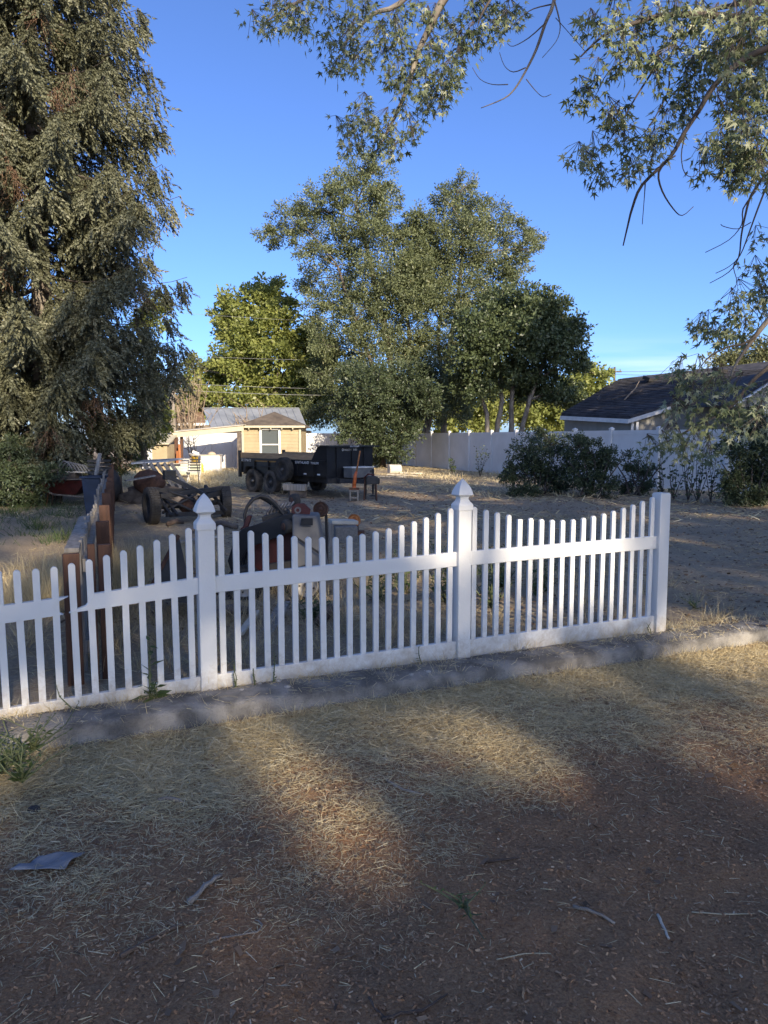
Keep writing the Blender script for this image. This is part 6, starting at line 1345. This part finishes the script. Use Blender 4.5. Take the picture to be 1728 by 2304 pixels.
stick([(1483, 2000), (1495, 2022), (1508, 2046)], .006, .004, 'pale_board', 'white broken stick at right')
stick([(1560, 1992), (1630, 1997), (1700, 2001)], .0028, .002, 'straw_solid', 'long straight straw stalk at the right')
stick([(1118, 2102), (1180, 2094), (1241, 2086)], .0028, .002, 'straw_solid', 'long straight straw stalk below the seedling')
stick([(860, 2225), (900, 2212), (950, 2200), (1008, 2165)], .006, .003, 'stick_brown', 'dark twig at the bottom middle')
stick([(830, 2180), (845, 2205), (868, 2222)], .004, .003, 'stick_brown', 'small hooked twig beside the bottom dark twig')
stick([(1140, 1492), (1190, 1500), (1225, 1512)], .010, .006, 'stick_brown', 'dark stick on the kerb right of second post')
stick([(1090, 1896), (1170, 1884)], .005, .004, 'stick_brown', 'short twig in the soil mid right')
def paper():
    q = gr(115, 1900); n_ = 9; V = []; F = []
    for i in range(n_):
        for j in range(n_):
            u, v = i/(n_-1)-.5, j/(n_-1)-.5; x = q.x+u*.17+v*.06*(1-u); y = q.y+v*.13+u*.03
            V.append((x, y, float(gz(x, y))+.018+.02*float(vnoise(np.array([u*5+3]), np.array([v*5]), 61)[0])+.006*math.sin(u*4+v*7)))
    F = [(i*n_+j, (i+1)*n_+j, (i+1)*n_+j+1, i*n_+j+1) for i in range(n_-1) for j in range(n_-1)]; F = [f for f in F if not (f[0] % n_ > 6 and f[0]//n_ < 2)]
    o = mesh_obj('paper_scrap', np_mesh('paper_scrap', V, F, M['paper'], smooth=True)); m_ = o.modifiers.new('thick', 'SOLIDIFY'); m_.thickness = .002; tag(o, 'crumpled grey paper scrap lying in the straw at left', 'paper')
    q = gr(75, 1790); V, F = ico(2); V = V*np.array([.03, .025, .018])+np.array([q.x, q.y, float(gz(q.x, q.y))+.015]); o = mesh_obj('dark_stone', np_mesh('dark_stone', V, F, M['black_dull'], smooth=True)); tag(o, 'small dark stone in the straw at left', 'stone')
paper()
def scrap_wood():
    labs = ['grey rotten plank', 'split firewood piece', 'bent bark slab', 'weathered branch', 'pale broken lath']
    k = 0
    spots = [(372, 1320, 6.9), (405, 1300, 7.3), (430, 1345, 6.6), (470, 1330, 6.9), (560, 1420, 6.1), (620, 1410, 6.2), (520, 1400, 6.3), (740, 1400, 6.4), (455, 1200, 10.5), (480, 1215, 10.0), (430, 1225, 9.7), (500, 1190, 11.0), (395, 1185, 11.5)]
    places = ['behind the steel wedge', 'right of the steel wedge', 'behind the left panel end', 'behind the first capped post', 'behind mid panel pickets at left', 'under the loader front', 'below the left loader wheel', 'right of the loader wheel', 'beyond the first capped post', 'left of the loader arm', 'behind the left panel pickets far back', 'between axle chassis and loader', 'below the axle chassis']
    for (px, py, Y), pl in zip(spots, places):
        q = gr(px, py); L = rng.uniform(.35, .8); a = rng.uniform(0, 3.1); mb = MB(); i = k % 5
        zz = float(gz(q.x, q.y))+.05
        if i in (0, 4): mb.box((q.x, q.y, zz), (L, .11 if i == 0 else .05, .025), a, ry=rng.normal()*.08, rx=rng.normal()*.1)
        else: mb.tube([(q.x-math.cos(a)*L/2, q.y-math.sin(a)*L/2, zz), (q.x, q.y, zz+.04), (q.x+math.cos(a)*L/2, q.y+math.sin(a)*L/2, zz-.01)], [.045, .05, .03], 7)
        one('scrap_wood', mb, ['wood_grey', 'dirt_wood', 'stick_brown', 'stick', 'pale_board'][i], labs[i]+' '+pl, 'scrap wood', 'scrap wood in the yard', smooth=i in (1, 2, 3)); k += 1
scrap_wood()
